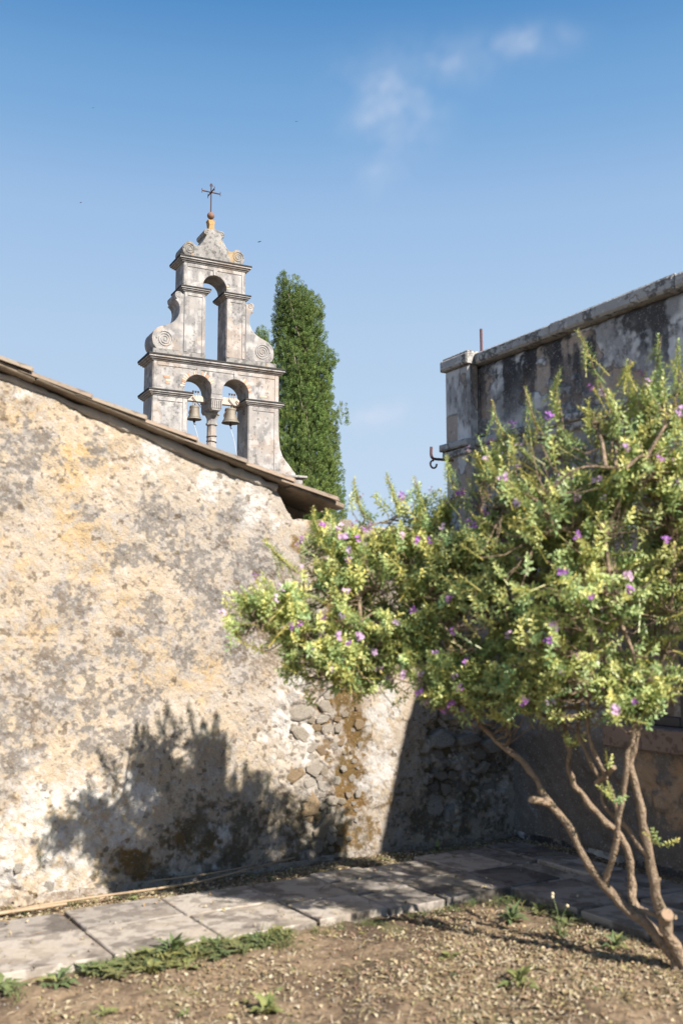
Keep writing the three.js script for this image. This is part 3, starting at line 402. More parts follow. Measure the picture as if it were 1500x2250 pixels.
  function spiral(cx, cy, r0, turns, dir, z, parent, start = 0, tr = .018) { const pts = [], n = turns * 22; for (let k = 0; k <= n; k++) { const t = k / n, a = start + dir * t * turns * 2 * Math.PI, R = r0 * (1 - .86 * t); pts.push([cx + R * Math.cos(a), cy + R * Math.sin(a), z]); } obj('scroll_ridge', TU(tube(pts, pts.map((_, i) => tr * (1 - .35 * i / n)), 6)), parent.userData.ridge, parent); }
  const redM = std({ color: rgb(.58, .42, .36), map: stoneTex, roughness: .95 });
  for (const s of [0, 1]) {
    const P = s ? volS.map(([x, y]) => [3.505 - x, y]).reverse() : volS; const v = obj('volute', TU(extrude(P, uz0 - .01, uz1 + .01, .012), s * 2), towerMat, tower);
    v.userData.ridge = towerMat; spiral(s ? 3.175 : .33, 9.625, .235, 3, s ? 1 : -1, uz1 + .012, v, s ? 0 : Math.PI, .022); spiral(s ? 2.79 : .70, 10.92, .085, 1.6, s ? -1 : 1, uz1 + .012, v, s ? 2.4 : .8, .015); delete v.userData.ridge;
  }
  // pediment
  const half = [[0, 12.08], [-.82, 12.08], [-.86, 12.14], [-.915, 12.24], [-.90, 12.36], [-.84, 12.46], [-.75, 12.52], [-.65, 12.52], [-.57, 12.46], [-.50, 12.435], [-.42, 12.48], [-.33, 12.59], [-.26, 12.72], [-.235, 12.79], [-.29, 12.83], [-.30, 12.91], [-.26, 12.97], [-.16, 12.99], [-.09, 13.0], [0, 13.0]];
  const hS = [[-.82, 12.08], ...smoothOut(half.slice(2, 19)), [0, 13.0]]; const ped = [...hS, ...hS.slice(0, -1).reverse().map(([x, y]) => [-x, y])].map(([x, y]) => [x + 1.70, y]).reverse();
  const pd = obj('pediment', TU(extrude(ped, uz0 + .02, uz1 - .02, .012)), lichenMat, tower); pd.userData.ridge = lichenMat;
  spiral(.985, 12.31, .165, 2.3, -1, uz1 - .018, pd, Math.PI, .02); spiral(2.415, 12.31, .165, 2.3, 1, uz1 - .018, pd, 0, .02); spiral(1.475, 12.9, .06, 1.3, 1, uz1 - .018, pd, .5, .014); spiral(1.925, 12.9, .06, 1.3, -1, uz1 - .018, pd, 2.6, .014); spiral(1.70, 12.33, .05, 1, 1, uz1 - .018, pd, 0, .012); delete pd.userData.ridge;
  // finial block, ball and iron cross
  const orangeM = std({ color: rgb(.44, .29, .13), map: stoneTex, bumpMap: slabBump, bumpScale: .01, roughness: .95 });
  obj('finial', boxUV(extrude([[1.59, 12.98], [1.81, 12.98], [1.79, 13.08], [1.775, 13.2], [1.79, 13.30], [1.81, 13.37], [1.59, 13.37], [1.61, 13.30], [1.625, 13.2], [1.61, 13.08]], -.53, -.31, .01), .8), orangeM, tower);
  const cr = new THREE.Group(); cr.name = 'cross'; tower.add(cr); const rust = std({ color: rgb(.085, .045, .038), metalness: .2, roughness: .8 }), rustB = std({ color: rgb(.24, .14, .10), map: stoneTex, roughness: .8 });
  const X = 1.70, Z = -.42; obj('ball', move(new THREE.SphereGeometry(.105, 20, 14), X, 13.535, Z), rustB, cr);
  const bar = (a, b) => obj('bar', tube([a, b], [.019, .019], 6), rust, cr); bar([X, 13.36, Z], [X, 14.50, Z]); bar([X - .25, 14.24, Z], [X + .25, 14.24, Z]); bar([X, 14.24, Z - .25], [X, 14.24, Z + .25]);
  const hook = (p, d, dir) => { const pts = []; for (let k = 0; k <= 6; k++) { const a = k / 6 * 2.4; pts.push([p[0] + d[0] * Math.sin(a) * .04, p[1] - dir * (1 - Math.cos(a)) * .04, p[2] + d[1] * Math.sin(a) * .04]); } obj('hook', tube(pts, pts.map((_, i) => .013 - i * .001), 5), rust, cr); };
  for (const [a, b] of [[-1, 0], [1, 0], [0, -1], [0, 1]]) { hook([X + a * .24, 14.24, Z + b * .24], [a, b], 1); hook([X + a * .24, 14.24, Z + b * .24], [a, b], -1); } hook([X, 14.48, Z], [1, 0], 1); hook([X, 14.48, Z], [-1, 0], 1);
  // beams that carry the bells
  const beamM = std({ color: rgb(.50, .46, .43), map: woodTex, roughness: .9 });
  obj('bell_beam', boxUV(extrude([[.9, 8.07], [1.66, 8.07], [1.68, 8.12], [1.50, 8.245], [.9, 8.245]], -.5, -.36, .008), 1), beamM, tower);
  obj('bell_beam', boxUV(extrude([[1.97, 8.07], [2.76, 8.07], [2.76, 8.13], [2.55, 8.28], [1.97, 8.28]], -.5, -.36, .008), 1), beamM, tower);
  // bells hang from the beams
  const bronze = std({ color: rgb(.23, .205, .17), metalness: .45, roughness: .62, bumpMap: plasterBump, bumpScale: .004 });
  function bell(label, x, yb, R, H, yTop, lever) {
    const b = towerFrame(thing('bell', label, 'bell', 'bells in the lower arches'));
    const p = [[0, 1.0], [.40, 1.0], [.60, .97], [.64, .92], [.62, .86], [.63, .8], [.66, .55], [.70, .38], [.78, .22], [.92, .08], [1.0, .02], [.985, 0], [.90, .02], [.78, .12], [.62, .3], [.56, .6], [.54, .9], [0, .94]];
    const L = new THREE.LatheGeometry(p.map(([a, c]) => new THREE.Vector2(a * R, c * H)), 36); obj('bell_body', move(L, x, yb, -.43), bronze, b);
    for (const yy of [.84, .14]) obj('bead', move(new THREE.TorusGeometry(R * (yy > .5 ? .635 : .86), .008, 5, 36).rotateX(Math.PI / 2), x, yb + H * yy, -.43), bronze, b);
    obj('clapper', merge([tube([[x, yb + H * .9, -.43], [x, yb - .05, -.43]], [.012, .016], 8), move(new THREE.SphereGeometry(.04, 10, 8), x, yb - .05, -.43), tube([[x, yb - .06, -.43], [x, yb - .13, -.43], [x + .035, yb - .15, -.43], [x + .04, yb - .12, -.43]], [.016, .013, .01, .008], 6)]), ironM, b);
    for (const k of [-1, 0, 1]) { obj('strap', tube([[x + k * .04, yb + H - .01, -.43], [x + k * .075, yTop, -.34]], [.014, .014], 6), beamM, b); obj('bolt', move(new THREE.CylinderGeometry(.03, .022, .05, 8), x + k * .075, yTop + .02, -.34), ironM, b); }
    obj('brace', tube([[x - .10, yTop - .13, -.33], [x + .17, yb + H - .06, -.33]], [.012, .012], 6), ironM, b);
    if (lever) { obj('lever', tube([[x + .12, 8.2, -.33], [x + .24, 8.08, -.28], [x + .33, 7.9, -.26]], [.015, .015, .013], 6, 4), rustB, b); obj('ring', move(new THREE.TorusGeometry(.05, .011, 6, 16), x + .35, 7.86, -.26), rustB, b); }
    obj('hammer_arm', tube([[x - R * .55, yb + H * .8, -.33], [x - R * .95, yb + H * .45, -.3], [x - R * .9, yb + H * .3, -.3]], [.013, .015, .02], 6, 3), ironM, b);
    obj('rope', tube([[x, yb - .14, -.43], [x + .12, yb - .5, -.43], [x + .3, yb - 1.5, -.43]], [.005, .005, .005], 5, 4), std({ color: rgb(.75, .73, .7) }), b);
  }
  bell('smaller bronze bell in the left lower arch of the bell tower', 1.325, 7.565, .205, .39, 8.31, false);
  bell('larger bronze bell in the right lower arch of the bell tower', 2.39, 7.565, .258, .43, 8.35, true);
}

// ================================================================ vegetation
const V = (a) => new THREE.Vector3(...a);
function leafTris(out, base, dir, side, len, wid, fold, droop, col, cols) {
  const up = new THREE.Vector3().crossVectors(side, dir).normalize();
  const mid = base.clone().addScaledVector(dir, len * .55), tip = base.clone().addScaledVector(dir, len).addScaledVector(up, -droop * len);
  const l = mid.clone().addScaledVector(side, -wid).addScaledVector(up, fold * wid), r = mid.clone().addScaledVector(side, wid).addScaledVector(up, fold * wid);
  for (const v of [base, mid, l, base, r, mid, mid, tip, l, mid, r, tip]) { out.push(v.x, v.y, v.z); cols?.push(...col); }
}
function triGeo(pos, cols) { const g = new THREE.BufferGeometry(); g.setAttribute('position', new THREE.Float32BufferAttribute(pos, 3)); if (cols) g.setAttribute('color', new THREE.Float32BufferAttribute(cols, 3)); g.computeVertexNormals(); return g; }
const stuff = (m) => { m.userData.kind = 'stuff'; return m; };
function instanced(name, geo, mat, mats, cols, parent) { const m = new THREE.InstancedMesh(geo, mat, mats.length); m.name = name; mats.forEach((x, i) => { m.setMatrixAt(i, x); if (cols) m.setColorAt(i, cols[i]); }); m.castShadow = m.receiveShadow = true; (parent ?? scene).add(m); return stuff(m); }
const Q = new THREE.Quaternion(), UP = new THREE.Vector3(0, 1, 0);
const place = (p, dir, s, spin) => { const q = new THREE.Quaternion().setFromUnitVectors(UP, dir).multiply(new THREE.Quaternion().setFromAxisAngle(UP, spin)); return new THREE.Matrix4().compose(p, q, new THREE.Vector3(s, s, s)); };

// ---- cypresses
const cypMat = new THREE.MeshPhysicalMaterial({ roughness: .85, side: THREE.DoubleSide, transmission: .1, thickness: 0, vertexColors: true });
const barkTex = tex(256, 512, (s, t) => { const n = fbm(s * 14, t * 5, 601, 4), f = fbm(s * 40, t * 26, 602, 3); return mix3(mix3([.7, .66, .6], [1.15, 1.08, 1], n), [.4, .36, .3], smooth(.55, .75, f) * .6); });
const sprays = [0, 1, 2].map((k) => { const r = rng(900 + k), pos = [], cols = []; for (let i = 0; i < 70; i++) { const t = Math.pow(r(), .8), a = r() * 6.283, rad = .105 * (.35 + .75 * Math.sin(t * 2.7)), b = new THREE.Vector3(Math.cos(a) * rad * .55, t * .22, Math.sin(a) * rad * .55), d = new THREE.Vector3(Math.cos(a) * .65, .9 + .3 * r(), Math.sin(a) * .65).add(new THREE.Vector3(r() - .5, r() - .5, r() - .5).multiplyScalar(.6)).normalize(), s = new THREE.Vector3(-Math.sin(a), (r() - .5) * .8, Math.cos(a)); s.addScaledVector(d, -s.dot(d)).normalize(); const v = .75 + .5 * r(); leafTris(pos, b, d, s, .045 + .045 * r(), .006 + .004 * r(), .3, .1, [v, v, v * .9], cols); } return triGeo(pos, cols); });
function cypress(label, x, z, prof, yBase, seed, density, extra) {
  const t = thing('cypress_tree', label, 'tree', 'cypresses behind the bell tower'); t.position.set(x, 0, z);
  const r = rng(seed), sideX = .98, lobes = [];
  const ext = (y) => { let i = 0; while (i < prof.length - 2 && y < prof[i + 1][0]) i++; const a = prof[i], b = prof[i + 1], k = clamp((a[0] - y) / (a[0] - b[0])); return [lerp(a[1], b[1], k), lerp(a[2], b[2], k)]; };
  const top = prof[0][0];
  for (let y = yBase; y < top - .05; y += .155) {
    const [l, rt] = ext(y), cx = (l + rt) / 2, R = (rt - l) / 2, n = Math.max(1, Math.round(2 * Math.PI * Math.max(R, .1) / .62));
    for (let k = 0; k < n; k++) { if (r() < .62 || (extra.length && y > 5.5 && Math.sin((k + .5) / n * 6.283) > .3)) continue; const a = (k + r()) / n * 6.283, s = Math.min(R * .9, .24 + .32 * r() * r()), rr = Math.max(0, R - s * .95) * (1 + (r() - .5) * .1); lobes.push([cx + Math.cos(a) * rr, y + (r() - .5) * .2, Math.sin(a) * rr * sideX, s, s * (1.2 + .8 * r()), cx]); }
  }
  for (let y = yBase; y < top - 1.2; y += .4) { const [l, rt] = ext(y), R = (rt - l) / 2; for (let k = 0; k < 5; k++) { const a = (k + r()) * 1.2566; lobes.push([(l + rt) / 2 + Math.cos(a) * R * .5, y, Math.sin(a) * R * .5, R * .36, .45, (l + rt) / 2]); } }
  for (const e of extra) lobes.push(e);
  const mats = [[], [], []], cols = [[], [], []];
  for (const [lx, ly, lz, s, sy, cx] of lobes) {
    const n = Math.round(density * (s * sy + .02) * 330), lobeTone = .75 + .5 * r(), yel = r();
    for (let k = 0; k < n; k++) {
      const a = r() * 6.283, ct = r() * 1.75 - .75, st = Math.sqrt(Math.max(0, 1 - ct * ct)), d = new THREE.Vector3(Math.cos(a) * st, ct, Math.sin(a) * st), p = new THREE.Vector3(lx + d.x * s * (.86 + .14 * r()), ly + d.y * sy * (.86 + .14 * r()), lz + d.z * s * (.86 + .14 * r()));
      const out = new THREE.Vector3(p.x - cx, 0, p.z), dir = d.clone().multiplyScalar(.75).add(new THREE.Vector3(0, 1.1, 0)).addScaledVector(out.normalize(), .25).add(new THREE.Vector3(r() - .5, r() - .5, r() - .5).multiplyScalar(.7)).normalize();
      const v = Math.floor(r() * 3); mats[v].push(place(p, dir, .40 + .32 * r(), r() * 6.283)); const tn = lobeTone * (.88 + .24 * r()); cols[v].push(rgb(lerp(.115, .18, yel) * tn, lerp(.19, .24, yel) * tn, lerp(.052, .062, yel) * tn));
    }
  }
  const bark = std({ color: rgb(.27, .235, .20), map: barkTex });
  const tr = obj('trunk', tube([[0, -.1, 0], [.03, 3, .02], [-.05, 7, 0], [-.15, top - 2.2, 0], [-.3, top - .8, 0]], [.34, .28, .2, .09, .03], 10, 4), bark, t);
  const r2 = rng(seed + 5); for (let k = 0; k < 26; k++) { const y = yBase + (top - yBase - 1.5) * k / 26, a = r2() * 6.283, [l, rt] = ext(y + 1), R = (rt - l) / 2 * .8, c = (l + rt) / 2; obj('limb', tube([[0, y, 0], [Math.cos(a) * R * .6 + c * .3, y + .45, Math.sin(a) * R * .6], [Math.cos(a) * R * .85 + c, y + 1.5, Math.sin(a) * R * .85]], [.05, .035, .012], 6, 4), bark, t); }
  const crown = new THREE.Group(); crown.name = 'crown'; t.add(crown); mats.forEach((m, v) => instanced('foliage', sprays[v], cypMat, m, cols[v], crown));
}
{
  const px = .0167, p = (y, l, rt) => [y, l * px, rt * px];
  const CY = (q) => q.map(([x, y, rx, ry, z]) => [(x - 672) * .0167, 15.07 - (y - 605) * .01772, z, rx * .0167, ry * .01772, 0]);
  cypress('tall dense green cypress standing right behind the bell tower', -1.3, -36, [p(15.15, -60, -54), p(14.85, -64, -47), p(14.5, -67, -36), p(14.35, -68, -10), p(14.2, -68, 14), p(13.6, -69, 30), p(12.9, -74, 38), p(12.35, -78, 36), p(11.9, -80, 58), p(11.4, -82, 62), p(11.0, -82, 50), p(10.4, -84, 60), p(8.7, -88, 68), p(7.1, -92, 76), p(6.3, -96, 84), p(4, -100, 88), p(1.2, -80, 70)], 1.4, 41, 1.0, CY([[632, 656, 20, 34, .1], [660, 668, 22, 34, .1], [683, 684, 18, 36, 0], [618, 650, 15, 46, .1], [612, 700, 16, 44, -.1], [645, 692, 32, 58, .35], [682, 702, 28, 54, .2], [652, 760, 34, 40, .65], [694, 748, 22, 36, .4], [622, 748, 18, 34, .3], [634, 802, 33, 40, .8], [706, 800, 30, 34, .4], [728, 792, 13, 20, .2], [667, 822, 26, 30, .8], [618, 862, 26, 52, .7], [692, 856, 40, 42, .7], [655, 885, 24, 40, .95], [640, 955, 36, 60, .95], [690, 962, 30, 72, .85], [724, 962, 20, 78, .4], [662, 1032, 36, 70, 1.1], [708, 1042, 30, 76, .8], [738, 1062, 18, 62, .3], [692, 1094, 44, 44, 1.0], [625, 1015, 22, 62, .9], [648, 1085, 34, 44, 1.2], [751, 905, 9, 18, .3], [756, 925, 7, 12, .3]]));
  cypress('smaller cypress top showing between volute and tall cypress', -3.5, -42, [[14.95, -.05, .05], [14.4, -.35, .35], [13.6, -.55, .5], [12.5, -.65, .6], [9, -.8, .8], [1.2, -.7, .7]], 5.5, 43, .8, []);
}

// ---- flowering shrub
const shrub = thing('flowering_shrub', 'large green shrub with purple flowers and bare leaning stems', 'shrub');
const barkMat = std({ color: rgb(.31, .245, .185), map: barkTex, bumpMap: slabBump, bumpScale: .02, roughness: .9 });
const stems = [
  [[[1.69, -.08, -5.2], [1.664, -.002, -5.2], [1.529, .174, -5.24], [1.436, .24, -5.26], [1.334, .35, -5.28], [1.28, .422, -5.28], [1.197, .59, -5.3], [1.083, .742, -5.32], [1.023, .859, -5.34], [.953, .949, -5.36], [.824, 1.05, -5.38], [.751, 1.124, -5.4], [.694, 1.21, -5.4], [.609, 1.358, -5.4], [.40, 1.56, -5.42], [.1, 1.7, -5.38]], .044, .011],
  [[[1.339, .355, -5.28], [1.358, .453, -5.22], [1.383, .654, -5.15], [1.396, .786, -5.1], [1.414, .93, -5.08], [1.416, 1.021, -5.06], [1.44, 1.094, -5.04], [1.472, 1.287, -5], [1.434, 1.511, -4.95], [1.339, 1.755, -4.9], [1.3, 2.1, -4.9]], .024, .012],
  [[[1.528, .165, -5.24], [1.485, .274, -5.3], [1.496, .382, -5.34], [1.483, .514, -5.36], [1.453, .57, -5.38], [1.393, .626, -5.4], [1.305, .725, -5.42], [1.236, .816, -5.44], [1.209, .901, -5.44], [1.217, .996, -5.44], [1.2, 1.094, -5.42], [1.095, 1.31, -5.4], [.903, 1.6, -5.38], [.7, 1.9, -5.36]], .034, .012],
  [[[1.72, -.08, -5.18], [1.69, .003, -5.17], [1.609, .147, -5.15], [1.561, .32, -5.15], [1.537, .471, -5.14], [1.513, .622, -5.13], [1.496, .738, -5.12], [1.465, .889, -5.12], [1.45, .978, -5.12], [1.475, 1.088, -5.1], [1.562, 1.326, -5.1], [1.649, 1.6, -5.05], [1.67, 1.94, -5], [1.62, 2.4, -4.95]], .046, .012],
  [[[1.527, .521, -5.13], [1.446, .639, -5.18], [1.367, .713, -5.22], [1.337, .773, -5.24], [1.329, .88, -5.25], [1.274, .989, -5.26], [1.232, 1.08, -5.27], [1.238, 1.181, -5.28], [1.185, 1.412, -5.25], [1.113, 1.764, -5.2], [1.05, 2.2, -5.15]], .021, .011],
  [[[1.412, .685, -5.2], [1.347, .866, -5.16], [1.294, .969, -5.12], [1.247, 1.079, -5.1], [1.227, 1.284, -5.05], [1.247, 1.6, -5], [1.2, 2.0, -4.95]], .018, .01],
  [[[1.76, -.06, -5.15], [1.86, .4, -5.0], [1.9, .95, -4.95], [2.1, 1.5, -4.95], [2.3, 2.0, -5.0]], .035, .012],
];
const nodes = [];
const sj = rng(19); for (const [p0, r0, r1] of stems) { const pts = p0.flatMap((p, i) => i < p0.length - 1 ? [p, [(p[0] + p0[i + 1][0]) / 2 + (sj() - .5) * .016, (p[1] + p0[i + 1][1]) / 2 + (sj() - .5) * .01, (p[2] + p0[i + 1][2]) / 2 + (sj() - .5) * .02]] : [p]); const rad = pts.map((_, i) => .74 * lerp(r0, r1, Math.pow(i / (pts.length - 1), .8)) * (1 + .16 * Math.sin(i * 2.7))); const st = obj('stem', tube(pts, rad, 10, 4), barkMat, shrub); for (let k = 0; k < 7; k++) { const i = 1 + Math.floor(sj() * (pts.length - 2)), a = sj() * 6.28; if (pts[i][1] > 1.15) continue; obj('knot', tube([pts[i], [pts[i][0] + Math.cos(a) * rad[i] * 1.25, pts[i][1] + rad[i] * .5, pts[i][2] + Math.sin(a) * rad[i] * 1.25]], [rad[i] * .62, rad[i] * .34], 7), barkMat, st); } const cv = new THREE.CatmullRomCurve3(pts.map(V), false, 'centripetal'); for (let i = 0; i <= 40; i++) { const q = cv.getPoint(i / 40); if (q.y > 1.0) nodes.push(q); } }
for (const [pts, r0] of [[[[1.083, .742, -5.32], [1.021, .762, -5.28], [.965, .778, -5.22]], .02], [[[1.298, .857, -5.22], [1.335, .906, -5.16], [1.356, .957, -5.08]], .014], [[[1.60, .16, -5.14], [1.594, .223, -5.11], [1.586, .258, -5.06]], .036], [[[1.5, .24, -5.27], [1.56, .225, -5.2], [1.64, .235, -5.1]], .013]]) obj('cut_stub', tube(pts, [r0, r0 * .92, r0 * .9], 9, 3), barkMat, shrub);
obj('cut_end', move(new THREE.CircleGeometry(.027, 14), 0, 0, 0).applyMatrix4(place(new THREE.Vector3(1.586, .258, -5.06).addScaledVector(new THREE.Vector3(-.13, .56, .82).normalize(), .004), new THREE.Vector3(-.13, .56, .82).normalize(), 1, 0).multiply(new THREE.Matrix4().makeRotationX(-Math.PI / 2))), std({ color: rgb(.36, .245, .16), roughness: .8 }), shrub);

const leafMat = new THREE.MeshPhysicalMaterial({ roughness: .42, side: THREE.DoubleSide, transmission: .3, thickness: 0, vertexColors: true });
const shoots = [0, 1, 2, 3].map((k) => { const r = rng(700 + k), pos = [], cols = [], n = 21, L = .13; for (let i = 0; i < n; i++) { const t = i / (n - 1), a = i * 2.39996 + r() * .5, b = new THREE.Vector3((r() - .5) * .004, L * (.06 + .94 * t), (r() - .5) * .004), el = lerp(.15, 1.0, t * t) + (r() - .5) * .6, d = new THREE.Vector3(Math.cos(a) * Math.cos(el), Math.sin(el), Math.sin(a) * Math.cos(el)), s = new THREE.Vector3(-Math.sin(a), 0, Math.cos(a)), v = lerp(.82, 1.22, t) * (.85 + .3 * r()); leafTris(pos, b, d, s, lerp(.034, .022, t * t) * (.8 + .4 * r()), .0068 * lerp(1.1, .8, t), .35, .12, [v * lerp(.92, 1.12, t), v, v * .95], cols); } const st = plain(tube([[0, -.02, 0], [.004, L * .5, 0], [0, L, 0]], [.0028, .0022, .0012], 3, 0, false)), p = st.attributes.position; for (let i = 0; i < p.count; i++) { pos.push(p.getX(i), p.getY(i), p.getZ(i)); cols.push(1.0, .85, .6); } return triGeo(pos, cols); });
const blobs = [ // x, y, z, rx, ry, rz, shoots
  [1.26, 2, -5.02, 0.721, 0.824, 0.446, 1210], [0.72, 1.86, -5.4, 0.5974, 0.5562, 0.36, 806], [0.1, 1.82, -5.5, 0.4738, 0.4326, 0.288, 504], [-0.31, 1.78, -5.36, 0.2678, 0.206, 0.187, 171], [1.55, 2.52, -4.95, 0.515, 0.4326, 0.317, 655], [2.15, 2.1, -5, 0.5665, 0.7725, 0.432, 524], [0.98, 2.38, -5.25, 0.412, 0.3914, 0.288, 464], [0.42, 2.12, -5.56, 0.4326, 0.3296, 0.245, 383], [0.08, 1.46, -5.42, 0.4326, 0.1854, 0.216, 202], [1, 1.4, -5.25, 0.5665, 0.2678, 0.302, 383], [1.42, 1.36, -4.98, 0.2678, 0.1854, 0.187, 131], [0.55, 1.5, -5.35, 0.412, 0.2266, 0.252, 242], [0.02, 2.12, -5.58, 0.3502, 0.2678, 0.202, 202], [.55, 1.95, -5.42, .42, .45, .3, 470], [.30, 1.68, -5.42, .40, .3, .3, 291], [1.66, 1.95, -5.62, .5, .62, .3, 420], [-.47, 1.73, -5.2, .2, .17, .18, 90], [.05, 1.5, -5.36, .3, .14, .22, 90], [.62, 1.36, -5.34, .3, .14, .24, 110], [-.12, 1.62, -5.42, .32, .2, .24, 146],
];
const leads = [[[1.363, 2.746, -4.95], [1.265, 2.97, -4.9], [1.201, 3.141, -4.88]], [[1.532, 2.735, -4.9], [1.579, 2.917, -4.88], [1.605, 3.108, -4.85]], [[1.636, 2.712, -4.8], [1.665, 2.872, -4.8], [1.661, 3.058, -4.8]], [[.33, 2.304, -5.62], [.292, 2.407, -5.62], [.255, 2.535, -5.62]], [[.127, 2.279, -5.62], [.089, 2.381, -5.62], [.071, 2.497, -5.62]], [[-.45, 1.764, -5.32], [-.521, 1.788, -5.32], [-.592, 1.793, -5.32]], [[.895, 2.656, -5.32], [.849, 2.755, -5.32], [.827, 2.879, -5.32]], [[1.143, 2.781, -5.1], [1.121, 2.878, -5.1], [1.149, 3.001, -5.1]], [[.637, 2.377, -5.42], [.589, 2.501, -5.42], [.578, 2.601, -5.42]], [[.448, 2.266, -5.52], [.436, 2.367, -5.52], [.413, 2.493, -5.52]], [[-.124, 2.166, -5.52], [-.149, 2.241, -5.52], [-.162, 2.317, -5.52]], [[1.021, 2.66, -5.1], [.988, 2.781, -5.1], [.955, 2.903, -5.1]], [[-.267, 1.961, -5.42], [-.365, 2.058, -5.42], [-.414, 2.131, -5.42]], [[1.443, 2.781, -4.9], [1.435, 2.899, -4.9], [1.462, 2.993, -4.9]]];
{
  const r = rng(4242), mats = [[], [], [], []], cols = [[], [], [], []], twigs = [], tips = [], brNodes = nodes.slice();
  const nearest = (p, list) => { let b = null, bd = 1e9; for (const q of list) { const d = q.distanceToSquared(p) + (q.y > p.y ? .05 : 0); if (d < bd) { bd = d; b = q; } } return b; };
  // boughs into each part of the crown
  for (const [bx, by, bz, rx, ry, rz, n] of blobs) for (let k = 0; k < Math.round(n / 110) + 1; k++) {
    const a = r() * 6.283, q = .35 + .45 * r(), e = new THREE.Vector3(bx + Math.cos(a) * rx * q, by + (r() * 1.3 - .6) * ry * .7, bz + Math.sin(a) * rz * q), s = nearest(e, brNodes); if (s.distanceTo(e) > 1.3) continue;
    const m = s.clone().lerp(e, .5).add(new THREE.Vector3((r() - .5) * .12, .02 + r() * .08, (r() - .5) * .12)); const r0 = .007 + .006 * r(); obj('bough', tube([s, m, e], [r0, r0 * .75, .0035], 6, 5), barkMat, shrub); const cv = new THREE.CatmullRomCurve3([s, m, e]); for (let i = 3; i <= 10; i++) brNodes.push(cv.getPoint(i / 10));
  }
  const addShoot = (tip, dir, s, tone) => {
    const v = Math.floor(r() * 4), base = tip.clone().addScaledVector(dir, -.13 * s); mats[v].push(place(base, dir, s, r() * 6.283)); const y = r(), t = tone * (.85 + .3 * r());
    cols[v].push(rgb(lerp(.32, .58, y) * t, lerp(.47, .58, y) * t, lerp(.22, .20, y) * t)); tips.push([tip, dir, 0]); return base;
  };
  for (const [bx, by, bz, rx, ry, rz, n] of blobs) for (let k = 0, c = 0; c < n * .80 && k < n * 8; k++) {
    const d = new THREE.Vector3(r() - .5, r() - .5, r() - .5).multiplyScalar(2); const l = d.length(); if (l > 1 || l < .1) continue; d.multiplyScalar(1 / l); const q = Math.pow(r(), .42) * (1 + (r() - .5) * .22);
    const p = new THREE.Vector3(bx + d.x * rx * q, by + d.y * ry * q, bz + d.z * rz * q); if (fbm3(p.x * 6.5, p.y * 6.5, p.z * 2.2, 800, 2) < .44) continue; { const a = p.x * .722 + p.z * -.692, e = p.y * .81 - (p.x * .405 + p.z * .423); if (fbm(a * 9.5 + 3, e * 9.5, 805, 2) < .475) continue; } c++;
    const dir = new THREE.Vector3(d.x * .9, d.y * .6 + .45, d.z * .9).add(new THREE.Vector3(r() - .5, r() - .5, r() - .5).multiplyScalar(1.2)).normalize(), base = addShoot(p, dir, .75 + .5 * r(), 1), s = nearest(base, brNodes);
    tips[tips.length - 1][2] = q > .82 && (d.z > -.1 || d.y > .5) ? 1 : 0; const L = s.distanceTo(base); if (L > .02 && L < .6) { const m = s.clone().lerp(base, .55).add(new THREE.Vector3((r() - .5) * .05, -.01 - r() * .03, (r() - .5) * .05)); twigs.push(tube([s, m, base], [.0042, .0034, .0026], 3, 0, false)); }
  }
  for (const L of leads) { const cv = new THREE.CatmullRomCurve3(L.map(V)); twigs.push(tube(L, [.005, .004, .002], 4, 4, false)); for (let k = 0; k < 9; k++) { const t = .2 + .8 * k / 8, p = cv.getPoint(t), d = cv.getTangent(t); addShoot(p.clone().add(new THREE.Vector3((r() - .5) * .03, 0, (r() - .5) * .03)), d.clone().add(new THREE.Vector3((r() - .5) * (k === 8 ? .15 : 1.1), 0, (r() - .5) * (k === 8 ? .15 : 1.1))).normalize(), .7 + .35 * r(), 1.1); } const s = nearest(V(L[0]), brNodes); twigs.push(tube([s, s.clone().lerp(V(L[0]), .5).add(new THREE.Vector3(.02, 0, .02)), V(L[0])], [.006, .0055, .005], 4, 3, false)); }
  // sprouts low on the stems
  for (const [x, y, z, n] of [[1.36, .78, -5.12, 6], [1.215, 1.02, -5.4, 7], [1.56, .58, -5.05, 3], [1.75, .38, -4.95, 4], [1.25, 1.15, -5.2, 5], [1.40, 1.17, -4.98, 7], [1.33, .93, -5.1, 2]]) for (let k = 0; k < n; k++) { const dir = new THREE.Vector3(r() - .5, .25 + r() * .6, r() - .3).normalize(); const t = new THREE.Vector3(x, y, z).addScaledVector(dir, .11); addShoot(t, dir, .5 + .3 * r(), 1); }
  const crown = new THREE.Group(); crown.name = 'crown'; shrub.add(crown); mats.forEach((m, v) => instanced('foliage', shoots[v], leafMat, m, cols[v], crown));
  stuff(obj('twigs', merge(twigs), barkMat, crown));
  // flowers: two wings and a keel, in small clusters near shoot tips
  const flower = (seed) => { const q = rng(seed), pos = []; for (let f = 0; f < 3; f++) { const o = new THREE.Vector3((q() - .5) * .03, f * .012, (q() - .5) * .03); for (let k = 0; k < 4; k++) { const a = k * 1.57 + q(), d = new THREE.Vector3(Math.cos(a) * .8, .5 + q() * .4, Math.sin(a) * .8).normalize(), s = new THREE.Vector3(-Math.sin(a), 0, Math.cos(a)); leafTris(pos, o, d, s, .017, .0068, -.3, .2); } } return triGeo(pos); };
  const fg = [0, 1, 2].map((k) => flower(70 + k)), fm = [[.44, .17, .52], [.56, .36, .60], [.38, .14, .50], [.62, .47, .62], [.60, .42, .58]].map((c) => new THREE.MeshPhysicalMaterial({ color: rgb(...c), roughness: .7, side: THREE.DoubleSide, transmission: .25, thickness: 0 }));
